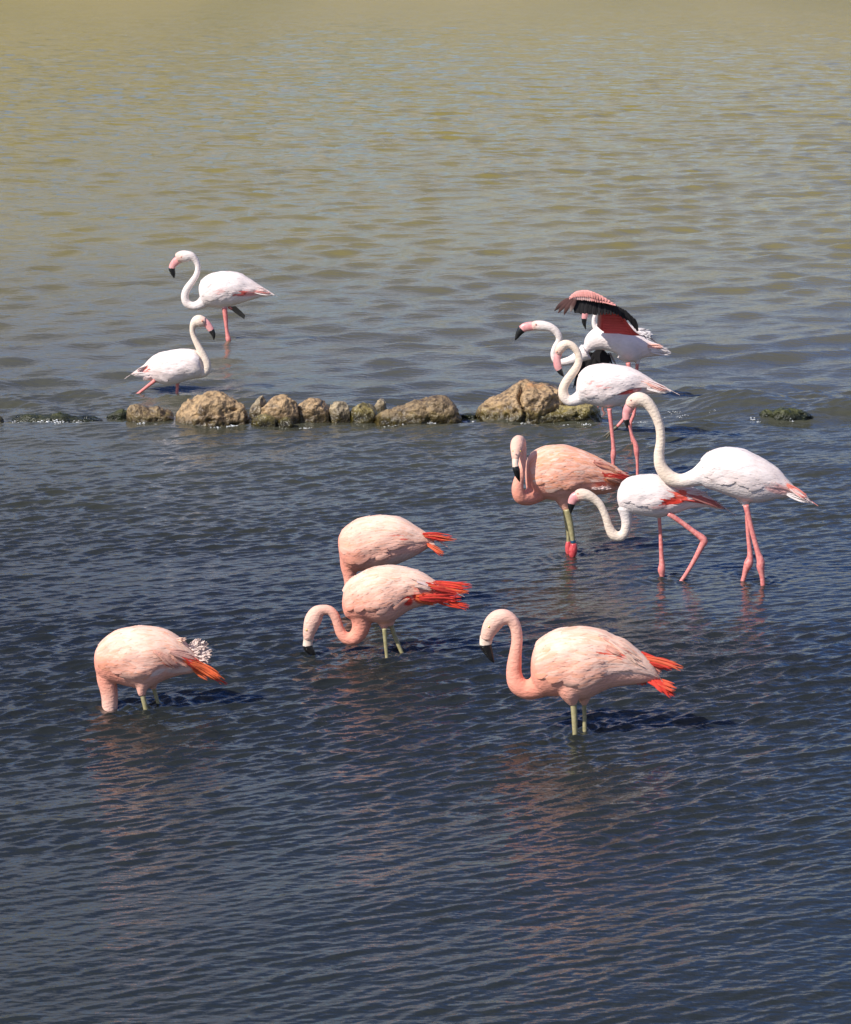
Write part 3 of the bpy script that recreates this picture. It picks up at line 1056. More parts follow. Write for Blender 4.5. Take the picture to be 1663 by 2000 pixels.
wg = sheet(under, [0.13, 0.17, 0.23], colf=lambda i, j: UNDER * (0.9 + 0.2 * random.Random(int(i * 40)).random()) + (PINKW * .7 - UNDER) * (smoothstep(0.12, 0.0, i) + smoothstep(.86, 1.0, i)) * .8)
wg['label'] = 'raised wing with red underside'
for q in range(7):                                                # red covert shafts
    y = 420 + q * 33
    b.blade('covert_feather', wg, (700 + q * 5, y + 8), (1000 + q * 22, y + 26), 40, np.array((0.70, 0.10, 0.09)) * (0.85 + 0.05 * q), 0.226 - 0.014 * q, -0.03)
pink = [[(268, 188), (320, 130), (380, 92), (450, 80), (515, 80), (600, 105), (700, 150), (790, 205), (880, 268)],
        [(285, 195), (340, 170), (400, 150), (460, 148), (530, 150), (610, 175), (700, 205), (790, 240), (885, 275)],
        [(290, 196), (345, 192), (410, 196), (480, 202), (550, 208), (620, 220), (700, 234), (790, 256), (890, 282)]]
PW = np.array((0.80, 0.36, 0.32))
hand = sheet(pink, [0.30, 0.37, 0.385], colf=lambda i, j: PW + (np.array((0.78, 0.52, 0.48)) - PW) * max(0, j - .45) * (i < .55))
hand['label'] = 'pink upper wing coverts'
for r_, (n_, y0_, y1_, o_) in enumerate(((22, 0.42, 1.02, 0.392), (20, 0.12, 0.66, 0.400), (16, -0.02, 0.34, 0.385))):
    for q in range(n_):                                           # rows of pink coverts
        t = (q + 0.5 * (r_ % 2)) / n_
        up_ = [np.interp(t, np.linspace(0, 1, 9), [p[k] for p in pink[0]]) for k in (0, 1)]
        dn_ = [np.interp(t, np.linspace(0, 1, 9), [p[k] for p in pink[2]]) for k in (0, 1)]
        pa_ = [up_[k] + (dn_[k] - up_[k]) * y0_ for k in (0, 1)]
        pb_ = [up_[k] + (dn_[k] - up_[k]) * y1_ + (b.rng.uniform(0, 10) if k else 0) for k in (0, 1)]
        cw = PW if (r_ or t > .5) else np.array((0.78, 0.50, 0.46))
        b.blade('covert_feather', hand, pa_, pb_, 38, cw * b.rng.uniform(.85, 1.06), o_ - 0.03 * (r_ == 2) - 0.10 * max(0, t - .6), 0.0, off2=o_ + 0.004 - 0.10 * max(0, t - .6), sharp=0.4)
for q in range(26):                                               # black flight feathers hanging from the hand
    t = q / 25
    bx = np.interp(t, [0, .45, .72, .88, 1], [365, 640, 880, 1000, 1120])
    by = np.interp(t, [0, .45, .72, .88, 1], [200, 225, 280, 350, 455])
    tx = np.interp(t, [0, .2, .45, .72, .88, 1], [362, 480, 640, 900, 1080, 1170])
    ty = np.interp(t, [0, .2, .45, .72, .88, 1], [378, 385, 398, 395, 490, 605]) + b.rng.uniform(-8, 8)
    b.blade('flight_feather', hand, (bx, by - 8), (tx, ty), 56, BLACK * b.rng.uniform(.8, 2.2), 0.372 - 0.1 * t ** 2 - 0.004 * (q % 2), 0.04 * (1 - t), off2=0.392 - 0.14 * t ** 2, sharp=0.45)
for (bx, by), (tx, ty), cc in (((300, 180), (88, 350), (0.09, 0.05, 0.045)), ((315, 185), (135, 378), (0.16, 0.08, 0.07)), ((335, 190), (212, 400), (0.13, 0.06, 0.05)), ((365, 195), (300, 360), (0.45, 0.34, 0.30))):
    b.blade('flight_feather', hand, (bx, by), (tx, ty), 58, np.array((0.11, 0.055, 0.05)), 0.40, 0.05, off2=0.41, tip=np.array(cc) * .5, sharp=0.12)
# the other wing droops behind the belly
fw = b.blade('wing', b.root, (620, 860), (800, 1050), 170, BLACK * 1.5, -0.13, 0.0)
for q in range(15):
    t = q / 14
    bx, by = 560 + 250 * t, 885 + 20 * math.sin(t * 3)
    tx, ty = np.interp(t, [0, .35, 1], [335, 480, 900]), np.interp(t, [0, .35, 1], [1345, 1260, 1060])
    b.blade('flight_feather', fw, (bx, by), (tx, ty), 62 if t < .6 else 26, (BLACK * 1.4 if (t < .55 or q % 2) else np.array((0.38, 0.33, 0.30))), -0.15 - 0.006 * (q % 3), 0.03, sharp=0.2)
tl = b.blade('tail', b.root, (1330, 850), (1605, 893), 105, WHITE * .95, 0.02)
b.fan('tail_feather', tl, [(1300, 800), (1320, 830), (1340, 870)], [(1500, 815), (1570, 858), (1590, 898)], 55, [PEACH * .95, WHITE, WHITE], 0.05)

# 4 ---- bird hidden behind the raised wing: bill tip and ruffled rump show
b = Bird('flamingo', 'mostly hidden white flamingo whose black-tipped bill shows below the raised wing', V3, (900, 1560), 0, True, 4)
b.torso([(640, 560), (660, 500), (740, 465), (850, 455), (960, 480), (1080, 540), (1180, 600), (1300, 690)],
        [(640, 560), (680, 640), (760, 690), (870, 720), (980, 735), (1090, 735), (1200, 725), (1310, 705)])
b.body([(475, 340, 32), (500, 318, 40), (530, 300, 42), (575, 300, 34), (610, 330, 27), (620, 380, 26), (605, 440, 28), (600, 500, 30), (620, 560, 38), (670, 590, 55)],
       [[(680, 640, 50), (640, 740, 24)], [(740, 650, 50), (720, 740, 24)]], cream=0.1)
b.wings(rows=10)
b.bill([(500, 330, 38), (492, 375, 40), (482, 420, 38), (476, 455, 34), (475, 500, 27), (485, 545, 16), (497, 588, 4)], 3)
b.eyes(512, 305, 8, 38)
b.leg([(640, 730, 22), (648, 1100, 18), (650, 1540, 16)], 0.04)
b.leg([(720, 730, 22), (722, 1100, 18), (720, 1540, 16)], -0.04)
b.tuft('ruffled_plumage', 1190, 640, 90, 70, 240, np.array((0.72, 0.68, 0.70)), 0.0, (10, 45), 95, 14)

# 5 ---- white bird in front of the big rock
V5 = (1070, 640, 6.396)
b = Bird('flamingo', 'white flamingo with cream neck coiled in an S, in front of the big rusty rock', V5, (780, 1930), -6, True, 5)
b.torso([(352, 760), (368, 650), (392, 590), (440, 530), (520, 485), (620, 462), (720, 458), (820, 465), (920, 480), (1020, 502), (1120, 545), (1200, 595), (1280, 645), (1360, 692), (1440, 738), (1532, 788)],
        [(352, 760), (370, 850), (410, 920), (480, 945), (560, 965), (640, 985), (720, 998), (820, 992), (920, 965), (1020, 920), (1110, 872), (1200, 842), (1300, 832), (1400, 822), (1480, 808), (1535, 797)])
b.patch(520, 695, 48, 24, 10, ROSE, .9)
b.patch(650, 745, 90, 16, 15, ROSE, .75)
b.patch(1010, 800, 165, 30, -10, (0.66, 0.11, 0.09))
b.patch(1120, 765, 60, 38, -30, ROSE, .9)
b.patch(1290, 710, 95, 40, 28, (0.80, 0.45, 0.38), .8)
b.body([(128, 330, 45), (145, 285, 56), (178, 235, 64), (230, 205, 56), (285, 215, 49), (335, 250, 47), (376, 315, 45), (392, 400, 45), (364, 490, 50), (302, 580, 55), (235, 670, 56), (195, 765, 61), (203, 850, 66), (258, 912, 64), (335, 905, 75), (430, 860, 100)],
       [[(760, 930, 80), (765, 1000, 45), (765, 1035, 32)], [(940, 920, 70), (935, 985, 32)]], cream=0.85)
b.wings()
b.bill([(140, 320, 44), (122, 370, 43), (118, 425, 47), (128, 485, 48), (150, 535, 36), (175, 575, 25), (204, 612, 4)], 4)
b.eyes(115, 300, 10, 46)


def c5(x, y):
    return ((x / 11.76 + 1160 - 1070) * 6.396, (y / 11.76 + 770 - 640) * 6.396)


k5 = 6.396 / 11.76
b.leg([(*c5(x, y), r * k5) for x, y, r in [(360, 330, 52), (378, 500, 48), (412, 800, 44), (440, 1050, 44), (455, 1250, 50), (455, 1360, 64), (448, 1450, 58), (446, 1520, 44), (450, 1700, 40), (455, 1900, 40)]], 0.06)
b.leg([(*c5(x, y), r * k5) for x, y, r in [(685, 270, 42), (755, 520, 38), (830, 790, 36), (890, 980, 40), (960, 1150, 56), (985, 1290, 66), (990, 1380, 56), (1000, 1500, 38), (1005, 1700, 33), (1005, 1880, 33)]], -0.06)
tl = b.blade('tail', b.root, (1230, 810), (1538, 795), 60, WHITE, 0.01)
b.fan('tail_feather', tl, [(1230, 660), (1250, 700), (1240, 760)], [(1500, 768), (1490, 785), (1470, 805)], 44, [PINKW, (0.80, 0.45, 0.38), WHITE], 0.06)

# 6 ---- tall white bird on the right
V6 = (960, 740, 2.598)
b = Bird('flamingo', 'tall white flamingo with long upright cream neck, overlapping the red-winged white one', V6, (1378, 1040), -8, True, 6)
b.torso([(1040, 500), (1055, 425), (1110, 372), (1170, 355), (1250, 357), (1330, 385), (1400, 425), (1465, 475), (1530, 545), (1585, 595), (1628, 627)],
        [(1040, 500), (1080, 548), (1150, 572), (1230, 602), (1300, 622), (1360, 628), (1420, 616), (1480, 605), (1540, 606), (1590, 618), (1630, 631)])
b.patch(1445, 555, 65, 28, 15, ROSE, .7)
b.patch(1540, 562, 50, 12, 38, (0.76, 0.16, 0.12), .9)
b.patch(1570, 595, 50, 14, 35, ROSE, .6)
b.body([(703, 140, 26), (715, 118, 33), (742, 103, 37), (772, 108, 34), (802, 132, 29), (832, 180, 26), (855, 245, 24), (859, 315, 24), (851, 385, 27), (862, 448, 32), (905, 500, 37), (965, 517, 36), (1035, 500, 46), (1095, 475, 70)],
       [[(1260, 560, 50), (1282, 620, 24), (1290, 645, 16)], [(1290, 590, 40), (1298, 640, 15)]], cream=0.8)
b.wings(th1=1.7)
c6 = lambda x, y: ((x / 11.76 + 1160 - 960) * 2.598, (y / 11.76 + 770 - 740) * 2.598)
k6 = 2.598 / 11.76
b.bill([(*c6(x, y), r * k6) for x, y, r in [(850, 240, 120), (790, 330, 105), (752, 430, 92), (745, 530, 84), (752, 600, 72), (764, 690, 45), (768, 785, 10)]], 4)
b.eyes(*c6(852, 135), 3.6, 31)
b.leg([(1292, 640, 15), (1320, 760, 13), (1350, 870, 14), (1367, 925, 20), (1366, 955, 20), (1374, 1000, 13), (1378, 1045, 12)], 0.06)
b.leg([(1297, 650, 13), (1303, 780, 11), (1313, 890, 14), (1306, 935, 23), (1290, 975, 15), (1284, 1000, 12)], -0.07)
tl = b.blade('tail', b.root, (1510, 585), (1632, 630), 30, PINKW, 0.01)
b.fan('tail_feather', tl, [(1500, 535), (1515, 555), (1500, 585)], [(1600, 600), (1615, 618), (1610, 625)], 22, [(0.78, 0.25, 0.2), PINKW, WHITE], 0.05)

# 7 ---- white bird with red wing patch striding
V7 = (1090, 920, 4.891)
b = Bird('flamingo', 'striding white flamingo with bright red wing patch and low looped neck', V7, (995, 1020), -3, True, 7)
b.torso([(562, 270), (575, 175), (620, 112), (700, 65), (800, 42), (900, 38), (970, 50), (1060, 92), (1180, 140), (1290, 165), (1390, 212), (1470, 268), (1540, 320), (1595, 358)],
        [(562, 270), (590, 345), (650, 380), (740, 412), (850, 432), (960, 440), (1060, 425), (1150, 398), (1250, 362), (1350, 348), (1450, 347), (1540, 352), (1600, 364)])
b.patch(1060, 290, 140, 42, -14, RED)
b.patch(1120, 220, 90, 58, 25, (0.74, 0.12, 0.08))
b.patch(985, 240, 60, 32, -60, PINKW)
b.patch(1320, 240, 150, 22, 28, (0.62, 0.16, 0.14), .9)
b.patch(1480, 305, 90, 13, 35, (0.55, 0.2, 0.19), .9)
b.body([(180, 240, 50), (205, 230, 60), (240, 228, 62), (290, 238, 54), (345, 268, 44), (398, 315, 39), (436, 382, 36), (465, 460, 38), (490, 540, 43), (530, 608, 50), (590, 628, 48), (636, 590, 47), (656, 510, 50), (655, 430, 60), (650, 350, 85)],
       [[(1000, 370, 60), (1040, 398, 34), (1065, 410, 24)], [(960, 400, 45), (968, 450, 20)]], cream=0.8)
b.wings(th1=1.75)
b.bill([(195, 240, 52), (162, 252, 48), (140, 285, 43), (130, 320, 34), (126, 350, 27), (124, 380, 15), (125, 408, 4)], 3)
b.eyes(190, 215, 8, 46)
b.leg([(968, 445, 17), (980, 600, 17), (985, 700, 20), (990, 820, 22), (995, 890, 29), (990, 945, 36), (995, 990, 26), (996, 1030, 20)], -0.06)
b.leg([(1055, 405, 26), (1180, 490, 24), (1300, 580, 26), (1370, 632, 33), (1398, 668, 37), (1372, 720, 29), (1310, 840, 23), (1240, 960, 20), (1190, 1035, 18)], 0.05)
tl = b.blade('tail', b.root, (1380, 310), (1590, 358), 50, WHITE, -0.01)
b.fan('flight_feather', b.wing_ob, [(1230, 200), (1260, 230), (1290, 255), (1180, 270)], [(1440, 215), (1560, 325), (1600, 362), (1420, 300)], 40, [PINKW, (0.6, 0.17, 0.15), (0.5, 0.2, 0.18), (0.66, 0.1, 0.08)], 0.07)

# 8 ---- salmon bird looking at the viewer
V8 = (985, 840, 6.396)
b = Bird('flamingo', 'salmon flamingo with face turned to the viewer, blue band on its leg', V8, (860, 1560), 6, False, 8)
b.torso([(272, 620), (275, 420), (320, 325), (400, 262), (520, 212), (640, 196), (760, 202), (880, 227), (1000, 268), (1100, 312), (1200, 366), (1300, 422), (1400, 477), (1490, 530), (1575, 588)],
        [(272, 620), (290, 760), (370, 830), (480, 852), (600, 872), (700, 890), (800, 880), (920, 855), (1050, 832), (1150, 812), (1280, 792), (1400, 752), (1480, 695), (1540, 640), (1580, 600)])
b.patch(900, 480, 620, 330, 20, (0.86, 0.37, 0.25), .65)
b.patch(1250, 450, 400, 190, 28, (0.85, 0.38, 0.26), .6)
b.patch(1440, 590, 190, 62, 32, VERMIL)
b.patch(1180, 640, 130, 55, 35, (0.60, 0.10, 0.06), .8)
b.patch(820, 330, 260, 60, 20, ORANGE, .45)
b.body([(143, 385, 40, .17), (146, 310, 58, .16), (158, 220, 82, .13), (172, 150, 84, .10), (200, 150, 76, .06), (222, 220, 58, .05), (232, 330, 48, .06), (222, 450, 50, .08), (200, 560, 58, .10), (175, 660, 68, .11), (170, 750, 78, .11), (205, 835, 86, .10), (290, 845, 100, .07), (390, 790, 125, .02), (480, 720, 150, 0)],
       [[(740, 830, 110, .03), (765, 940, 62, .03), (780, 1000, 42, .03)], [(720, 850, 90, -.03), (755, 960, 50, -.03), (768, 1000, 36, -.03)]])
b.wings(u0=0.17, shade=0.34)
b.bill([(142, 370, 44, .17), (140, 420, 38, .178), (145, 462, 40, .182), (155, 500, 42, .184), (168, 560, 34, .18), (182, 605, 20, .175), (195, 645, 5, .17)], 2, width=0.9)
b.eyes(110, 262, 9, 0, 0.20, (1,))
b.eyes(205, 262, 9, 0, 0.17, (1,))
l1 = b.leg([(785, 990, 45), (822, 1150, 40), (848, 1300, 34), (862, 1400, 28), (868, 1440, 30), (862, 1500, 34), (856, 1560, 32), (856, 1600, 28)], 0.05,
           joint=[(866, 1415, 36), (868, 1445, 47), (862, 1500, 54), (856, 1550, 47), (856, 1590, 34)])
qb = catmull([(861, 1376, 33), (865, 1408, 33)], 8)
PJ = np.array([b.pt(a[0], a[1], 0.05) for a in qb])
Vv, Ff = tube(PJ, qb[:, 2] * b.mpp, qb[:, 2] * b.mpp, b.n, 14)
mesh_obj('leg_band', Vv - b.base, Ff, M['band'], l1)['label'] = 'blue leg band'
b.leg([(762, 980, 38), (785, 1150, 32), (800, 1330, 26), (804, 1420, 26), (806, 1480, 30), (815, 1560, 28), (818, 1600, 24)], -0.05,
      joint=[(803, 1390, 28), (804, 1430, 40), (808, 1490, 46), (816, 1560, 36), (818, 1590, 28)])
b.fan('flight_feather', b.wing_ob, [(1230, 520), (1250, 560), (1270, 590), (1260, 610), (1180, 420), (1120, 390)], [(1570, 585), (1560, 610), (1530, 640), (1440, 690), (1480, 540), (1390, 480)], 75, [VERMIL, VERMIL, ORANGE, (0.7, 0.22, 0.1), ORANGE, SALMON], 0.075)
b.tuft('flank_plumage', 1180, 730, 110, 14, 60, PINKW, 0.085, (-20, 5), 70, 8)

# 9 ---- salmon bird, neck under water, behind the feeding one
V9 = (570, 990, 4.4946)
b = Bird('flamingo', 'peach flamingo with hidden head, directly behind the one feeding with bill in water', V9, (700, 870), -5, False, 9)
b.torso([(408, 330), (412, 265), (440, 215), (500, 162), (600, 110), (700, 88), (820, 83), (920, 95), (1000, 130), (1100, 185), (1180, 235), (1255, 285)],
        [(408, 330), (430, 440), (490, 530), (580, 565), (680, 545), (760, 540), (860, 525), (960, 490), (1060, 445), (1150, 395), (1220, 345), (1262, 300)])
b.patch(915, 265, 38, 17, 0, VERMIL)
b.patch(965, 230, 36, 10, 50, ORANGE, .8)
b.patch(960, 480, 160, 60, -20, np.array((0.74, 0.56, 0.48)), .6)
b.body([(495, 940, 46), (505, 860, 48), (512, 760, 50), (514, 680, 52), (510, 600, 60), (505, 520, 78), (520, 440, 105)],
       [[(770, 490, 70), (765, 570, 34)], [(820, 490, 60), (830, 560, 28)]])
b.wings()
b.leg([(765, 560, 22), (766, 700, 18), (766, 860, 16)], 0.05)
b.leg([(830, 550, 20), (835, 700, 18), (838, 850, 16)], -0.05)
tl = b.blade('tail', b.root, (1130, 300), (1255, 330), 70, PALE, 0.02)
b.fan('tail_feather', tl, [(1150, 235), (1160, 250), (1170, 260), (1190, 320), (1200, 330), (1195, 335)], [(1410, 258), (1450, 285), (1380, 296), (1320, 395), (1330, 432), (1340, 415)], 30, [VERMIL, (0.78, 0.16, 0.07)], 0.03, .05)

# 10 ---- salmon bird feeding, bill touching the water
b = Bird('flamingo', 'peach flamingo feeding with curved neck, black bill tip touching the water', V9, (835, 1300), -3, False, 10)
b.torso([(440, 870), (446, 800), (462, 730), (510, 652), (600, 590), (700, 547), (800, 527), (950, 529), (1050, 552), (1150, 592), (1250, 652), (1330, 695), (1400, 735)],
        [(440, 870), (480, 965), (580, 1000), (680, 1000), (780, 1020), (860, 1015), (950, 965), (1040, 905), (1150, 868), (1250, 845), (1320, 828), (1370, 800), (1405, 750)])
b.patch(1230, 770, 180, 75, 18, VERMIL)
b.patch(1010, 820, 60, 48, 30, (0.72, 0.06, 0.04))
b.patch(1130, 790, 80, 60, 20, VERMIL)
b.patch(760, 600, 150, 40, 5, ORANGE, .3)
b.body([(148, 1165, 44), (152, 1110, 54), (170, 1045, 68), (192, 985, 76), (225, 930, 66), (275, 905, 48), (330, 908, 43), (378, 955, 43), (405, 1030, 43), (432, 1105, 47), (485, 1155, 56), (550, 1148, 66), (598, 1090, 76), (615, 1010, 90), (610, 930, 120)],
       [[(800, 960, 80), (812, 1050, 36), (815, 1085, 22)], [(860, 960, 70), (872, 1045, 24)]])
b.wings(th1=1.8)
b.bill([(150, 1150, 46), (142, 1195, 42), (140, 1220, 42), (148, 1240, 42), (165, 1258, 36), (190, 1282, 22), (216, 1302, 5)], 2)
b.eyes(132, 1080, 10, 50)
b.leg([(815, 1070, 21), (824, 1190, 17), (835, 1310, 15)], 0.05)
b.leg([(870, 1030, 22), (908, 1140, 20), (952, 1245, 17)], -0.06)
b.fan('flight_feather', b.wing_ob, [(1180, 660), (1200, 680), (1220, 700), (1150, 760), (1160, 790), (1120, 800), (1090, 790)],
      [(1585, 700), (1560, 745), (1500, 735), (1560, 880), (1490, 800), (1440, 800), (1300, 830)], 70, [VERMIL, (0.76, 0.14, 0.05), VERMIL, (0.66, 0.06, 0.03), VERMIL], 0.05, .04)
b.fan('covert_feather', b.wing_ob, [(1060, 620), (1100, 650), (1080, 690)], [(1300, 690), (1310, 725), (1250, 715)], 52, [PALE, PINKW], 0.085)

# 11 ---- salmon bird with its head under water and fluffed rump
V11 = (160, 1200, 5.543)
b = Bird('flamingo', 'salmon flamingo with head fully under water and ruffled white plumes above its red tail', V11, (690, 1010), -4, False, 11)
b.torso([(134, 520), (148, 395), (200, 310), (280, 242), (380, 187), (480, 157), (600, 146), (750, 152), (860, 167), (950, 197), (1040, 252), (1110, 312), (1180, 385), (1250, 470), (1320, 550)],
        [(134, 520), (170, 640), (270, 710), (400, 745), (540, 780), (660, 800), (760, 785), (870, 725), (980, 682), (1090, 652), (1180, 640), (1250, 625), (1300, 600), (1325, 565)])
b.patch(960, 540, 110, 36, 30, (0.66, 0.05, 0.035))
b.patch(1150, 480, 120, 40, 25, VERMIL, .9)
b.patch(1060, 590, 160, 45, -5, np.array((0.78, 0.62, 0.56)), .7)
b.patch(820, 630, 100, 26, -25, WHITE, .6)
b.patch(480, 300, 150, 70, 0, PALE, .5)
b.body([(300, 1180, 78), (302, 1080, 82), (304, 980, 87), (302, 890, 92), (290, 800, 98), (270, 700, 108), (290, 590, 140), (340, 500, 170)],
       [[(660, 740, 80, .05), (650, 830, 52, .05), (655, 880, 40, .05)], [(760, 740, 70, -.05), (785, 810, 28, -.05)]])
b.wings(u0=0.14, shade=0.20)
b.leg([(662, 880, 29), (676, 950, 27), (692, 1020, 25)], 0.05)
b.leg([(775, 780, 24), (800, 870, 22), (828, 970, 19)], -0.06)
b.fan('flight_feather', b.wing_ob, [(1080, 470), (1110, 490), (1150, 520), (1200, 560), (1100, 450), (1180, 520)], [(1575, 755), (1540, 720), (1450, 660), (1410, 700), (1330, 600), (1500, 690)], 75, [VERMIL, (0.76, 0.15, 0.05)], 0.06, .05)
b.fan('covert_feather', b.wing_ob, [(780, 390), (850, 430), (960, 400), (1000, 450)], [(1010, 540), (1060, 575), (1240, 480), (1200, 560)], 80, [PEACH, (0.78, 0.42, 0.32)], 0.10)
b.tuft('ruffled_plumage', 1200, 430, 95, 85, 300, np.array((0.76, 0.60, 0.54)), -0.03, (-60, 50), 120, 24)
b.tuft('ruffled_plumage', 1050, 265, 40, 16, 30, PALE, 0.0, (-5, 35), 55, 9)

# 12 ---- salmon bird in front
V12 = (910, 1170, 3.7795)
b = Bird('flamingo', 'pale salmon flamingo standing upright in open water, neck in an even S, splayed red tail', V12, (808, 1000), -5, False, 12)
b.torso([(478, 520), (488, 420), (520, 332), (590, 276), (680, 236), (780, 218), (900, 217), (1000, 240), (1080, 278), (1170, 312), (1240, 362), (1310, 418), (1370, 480), (1422, 570)],
        [(478, 520), (495, 620), (560, 700), (640, 715), (740, 715), (850, 735), (930, 720), (1000, 685), (1080, 652), (1180, 637), (1280, 625), (1350, 610), (1400, 598), (1425, 585)])
b.patch(1050, 388, 72, 34, 12, VERMIL)
b.patch(665, 432, 38, 12, 5, (0.76, 0.14, 0.08))
b.patch(600, 390, 70, 10, 40, ORANGE, .7)
b.patch(850, 260, 170, 26, 12, ORANGE, .4)
b.patch(1150, 500, 240, 60, 5, np.array((0.83, 0.59, 0.50)), .7)
b.body([(150, 300, 44), (165, 250, 54), (193, 195, 66), (235, 148, 68), (290, 132, 58), (340, 158, 47), (370, 215, 43), (379, 300, 42), (370, 385, 46), (360, 470, 54), (357, 555, 60), (382, 628, 70), (445, 668, 73), (525, 650, 88), (600, 590, 120)],
       [[(760, 600, 120, .04), (772, 680, 92, .05), (784, 740, 56, .05), (796, 785, 24, .05)], [(860, 640, 100, -.04), (872, 720, 58, -.05), (876, 785, 20, -.05)]])
b.wings(u0=0.16, shade=0.20)
b.bill([(155, 280, 50), (148, 318, 46), (148, 342, 44), (156, 365, 40), (172, 400, 31), (190, 438, 19), (208, 470, 5)], 2)
b.eyes(172, 205, 9, 56)
b.leg([(795, 770, 24), (801, 850, 22), (808, 1010, 18)], 0.05)
b.leg([(875, 760, 17), (877, 880, 15), (879, 985, 16)], -0.06)
tl = b.blade('tail', b.root, (1290, 560), (1425, 590), 70, PALE, 0.0)
b.fan('tail_feather', tl, [(1290, 400), (1310, 430), (1320, 450), (1330, 480), (1300, 600), (1350, 600), (1370, 590), (1380, 580)],
      [(1520, 520), (1605, 510), (1560, 500), (1440, 545), (1300, 640), (1545, 715), (1555, 665), (1500, 690)], 60, [VERMIL, (0.78, 0.15, 0.07), VERMIL, SALMON, (0.7, 0.12, 0.08), VERMIL, (0.74, 0.12, 0.06)], 0.0, .06)
b.fan('covert_feather', b.wing_ob, [(980, 260), (1020, 280), (1060, 300), (1090, 330), (1040, 350)], [(1220, 360), (1260, 400), (1300, 450), (1320, 500), (1180, 410)], 44, [PALE, PEACH, PALE], 0.08)

# ------------------------------------------------------------------ rocks
def rock_mat(name, base, dark, top, algae, algae_h, wet=0.35):
    m, nt, b = new_mat(name)
    geo = nt.nodes.new('ShaderNodeNewGeometry')
    sep = nt.nodes.new('ShaderNodeSeparateXYZ')
    nt.links.new(geo.outputs['Position'], sep.inputs[0])
    n1 = N(nt, 'ShaderNodeTexNoise')
    n1.inputs['Scale'].default_value = 7
    n1.inputs['Detail'].default_value = 6
    n1.inputs['Roughness'].default_value = 0.65
    nt.links.new(geo.outputs['Position'], n1.inputs['Vector'])
    n2 = N(nt, 'ShaderNodeTexNoise')
    n2.inputs['Scale'].default_value = 28
    n2.inputs['Detail'].default_value = 5
    nt.links.new(geo.outputs['Position'], n2.inputs['Vector'])
    c = ramp(nt, n1.outputs[0], [(0.32, dark), (0.46, base), (0.62, tuple(min(1, v * 1.25) for v in base)), (0.75, tuple(v * 0.8 for v in base))])
    if top is not None:                                          # rusty lichen on the crown
        mz = N(nt, 'ShaderNodeMath', operation='MULTIPLY_ADD')
        nt.links.new(n1.outputs[0], mz.inputs[0])
        mz.inputs[1].default_value = 0.35
        nt.links.new(sep.outputs['Z'], mz.inputs[2])
        mt = N(nt, 'ShaderNodeMapRange')
        mt.inputs['From Min'].default_value = top[1]
        mt.inputs['From Max'].default_value = top[1] + 0.10
        nt.links.new(mz.outputs[0], mt.inputs['Value'])
        c = mix_rgb(nt, mt.outputs[0], c, top[0])
    ma = N(nt, 'ShaderNodeMath', operation='MULTIPLY_ADD')
    nt.links.new(n2.outputs[0], ma.inputs[0])
    ma.inputs[1].default_value = -0.16
    nt.links.new(sep.outputs['Z'], ma.inputs[2])
    mr = N(nt, 'ShaderNodeMapRange')
    mr.inputs['From Min'].default_value = algae_h - 0.08
    mr.inputs['From Max'].default_value = algae_h - 0.08 - 0.09
    nt.links.new(ma.outputs[0], mr.inputs['Value'])
    ac = ramp(nt, n2.outputs[0], [(0.35, tuple(v * 0.35 for v in algae)), (0.6, algae)])
    c = mix_rgb(nt, mr.outputs[0], c, ac)
    f = ramp(nt, n2.outputs[0], [(0.34, 0.45), (0.6, 1.15)])
    c = mix_rgb(nt, 1.0, c, f, 'MULTIPLY')
    mw = N(nt, 'ShaderNodeMapRange')                              # the wet foot of the stone is darker
    mw.inputs['From Min'].default_value = -0.045
    mw.inputs['From Max'].default_value = -0.015
    mw.inputs['To Min'].default_value = 0.38
    nt.links.new(ma.outputs[0], mw.inputs['Value'])
    c = mix_rgb(nt, 1.0, c, mw.outputs[0], 'MULTIPLY')
    nt.links.new(c, b.inputs['Base Color'])
    rr = ramp(nt, n1.outputs[0], [(0.4, wet), (0.6, 0.75)])
    rm = N(nt, 'ShaderNodeMix')
    nt.links.new(mr.outputs[0], rm.inputs[0])
    nt.links.new(rr, rm.inputs[2])
    rm.inputs[3].default_value = 0.16
    nt.links.new(rm.outputs[0], b.inputs['Roughness'])
    bp = nt.nodes.new('ShaderNodeBump')
    bp.inputs['Strength'].default_value = 0.9
    bp.inputs['Distance'].default_value = 0.03
    nt.links.new(n2.outputs[0], bp.inputs['Height'])
    nt.links.new(bp.outputs[0], b.inputs['Normal'])
    return m


TAN = (0.33, 0.22, 0.115)
GREY = (0.30, 0.235, 0.145)
BRN = (0.12, 0.075, 0.035)
ALG = (0.19, 0.14, 0.04)
GRN = (0.07, 0.10, 0.015)
RM = {
    'tan': rock_mat('tan_limestone', TAN, BRN, None, ALG, 0.07),
    'rust': rock_mat('rusty_limestone', TAN, BRN, ((0.33, 0.12, 0.03), 0.44), ALG, 0.13, 0.3),
    'brown': rock_mat('brown_limestone', (0.21, 0.145, 0.075), BRN, None, ALG, 0.10),
    'grey': rock_mat('grey_limestone', GREY, (0.12, 0.09, 0.055), None, ALG, 0.07),
    'mossy': rock_mat('mossy_limestone', (0.28, 0.22, 0.09), (0.12, 0.10, 0.03), None, (0.16, 0.125, 0.028), 0.13, 0.22),
    'weed': rock_mat('green_weed', (0.05, 0.055, 0.010), (0.012, 0.018, 0.004), None, (0.032, 0.045, 0.008), 0.06, 0.16),
}


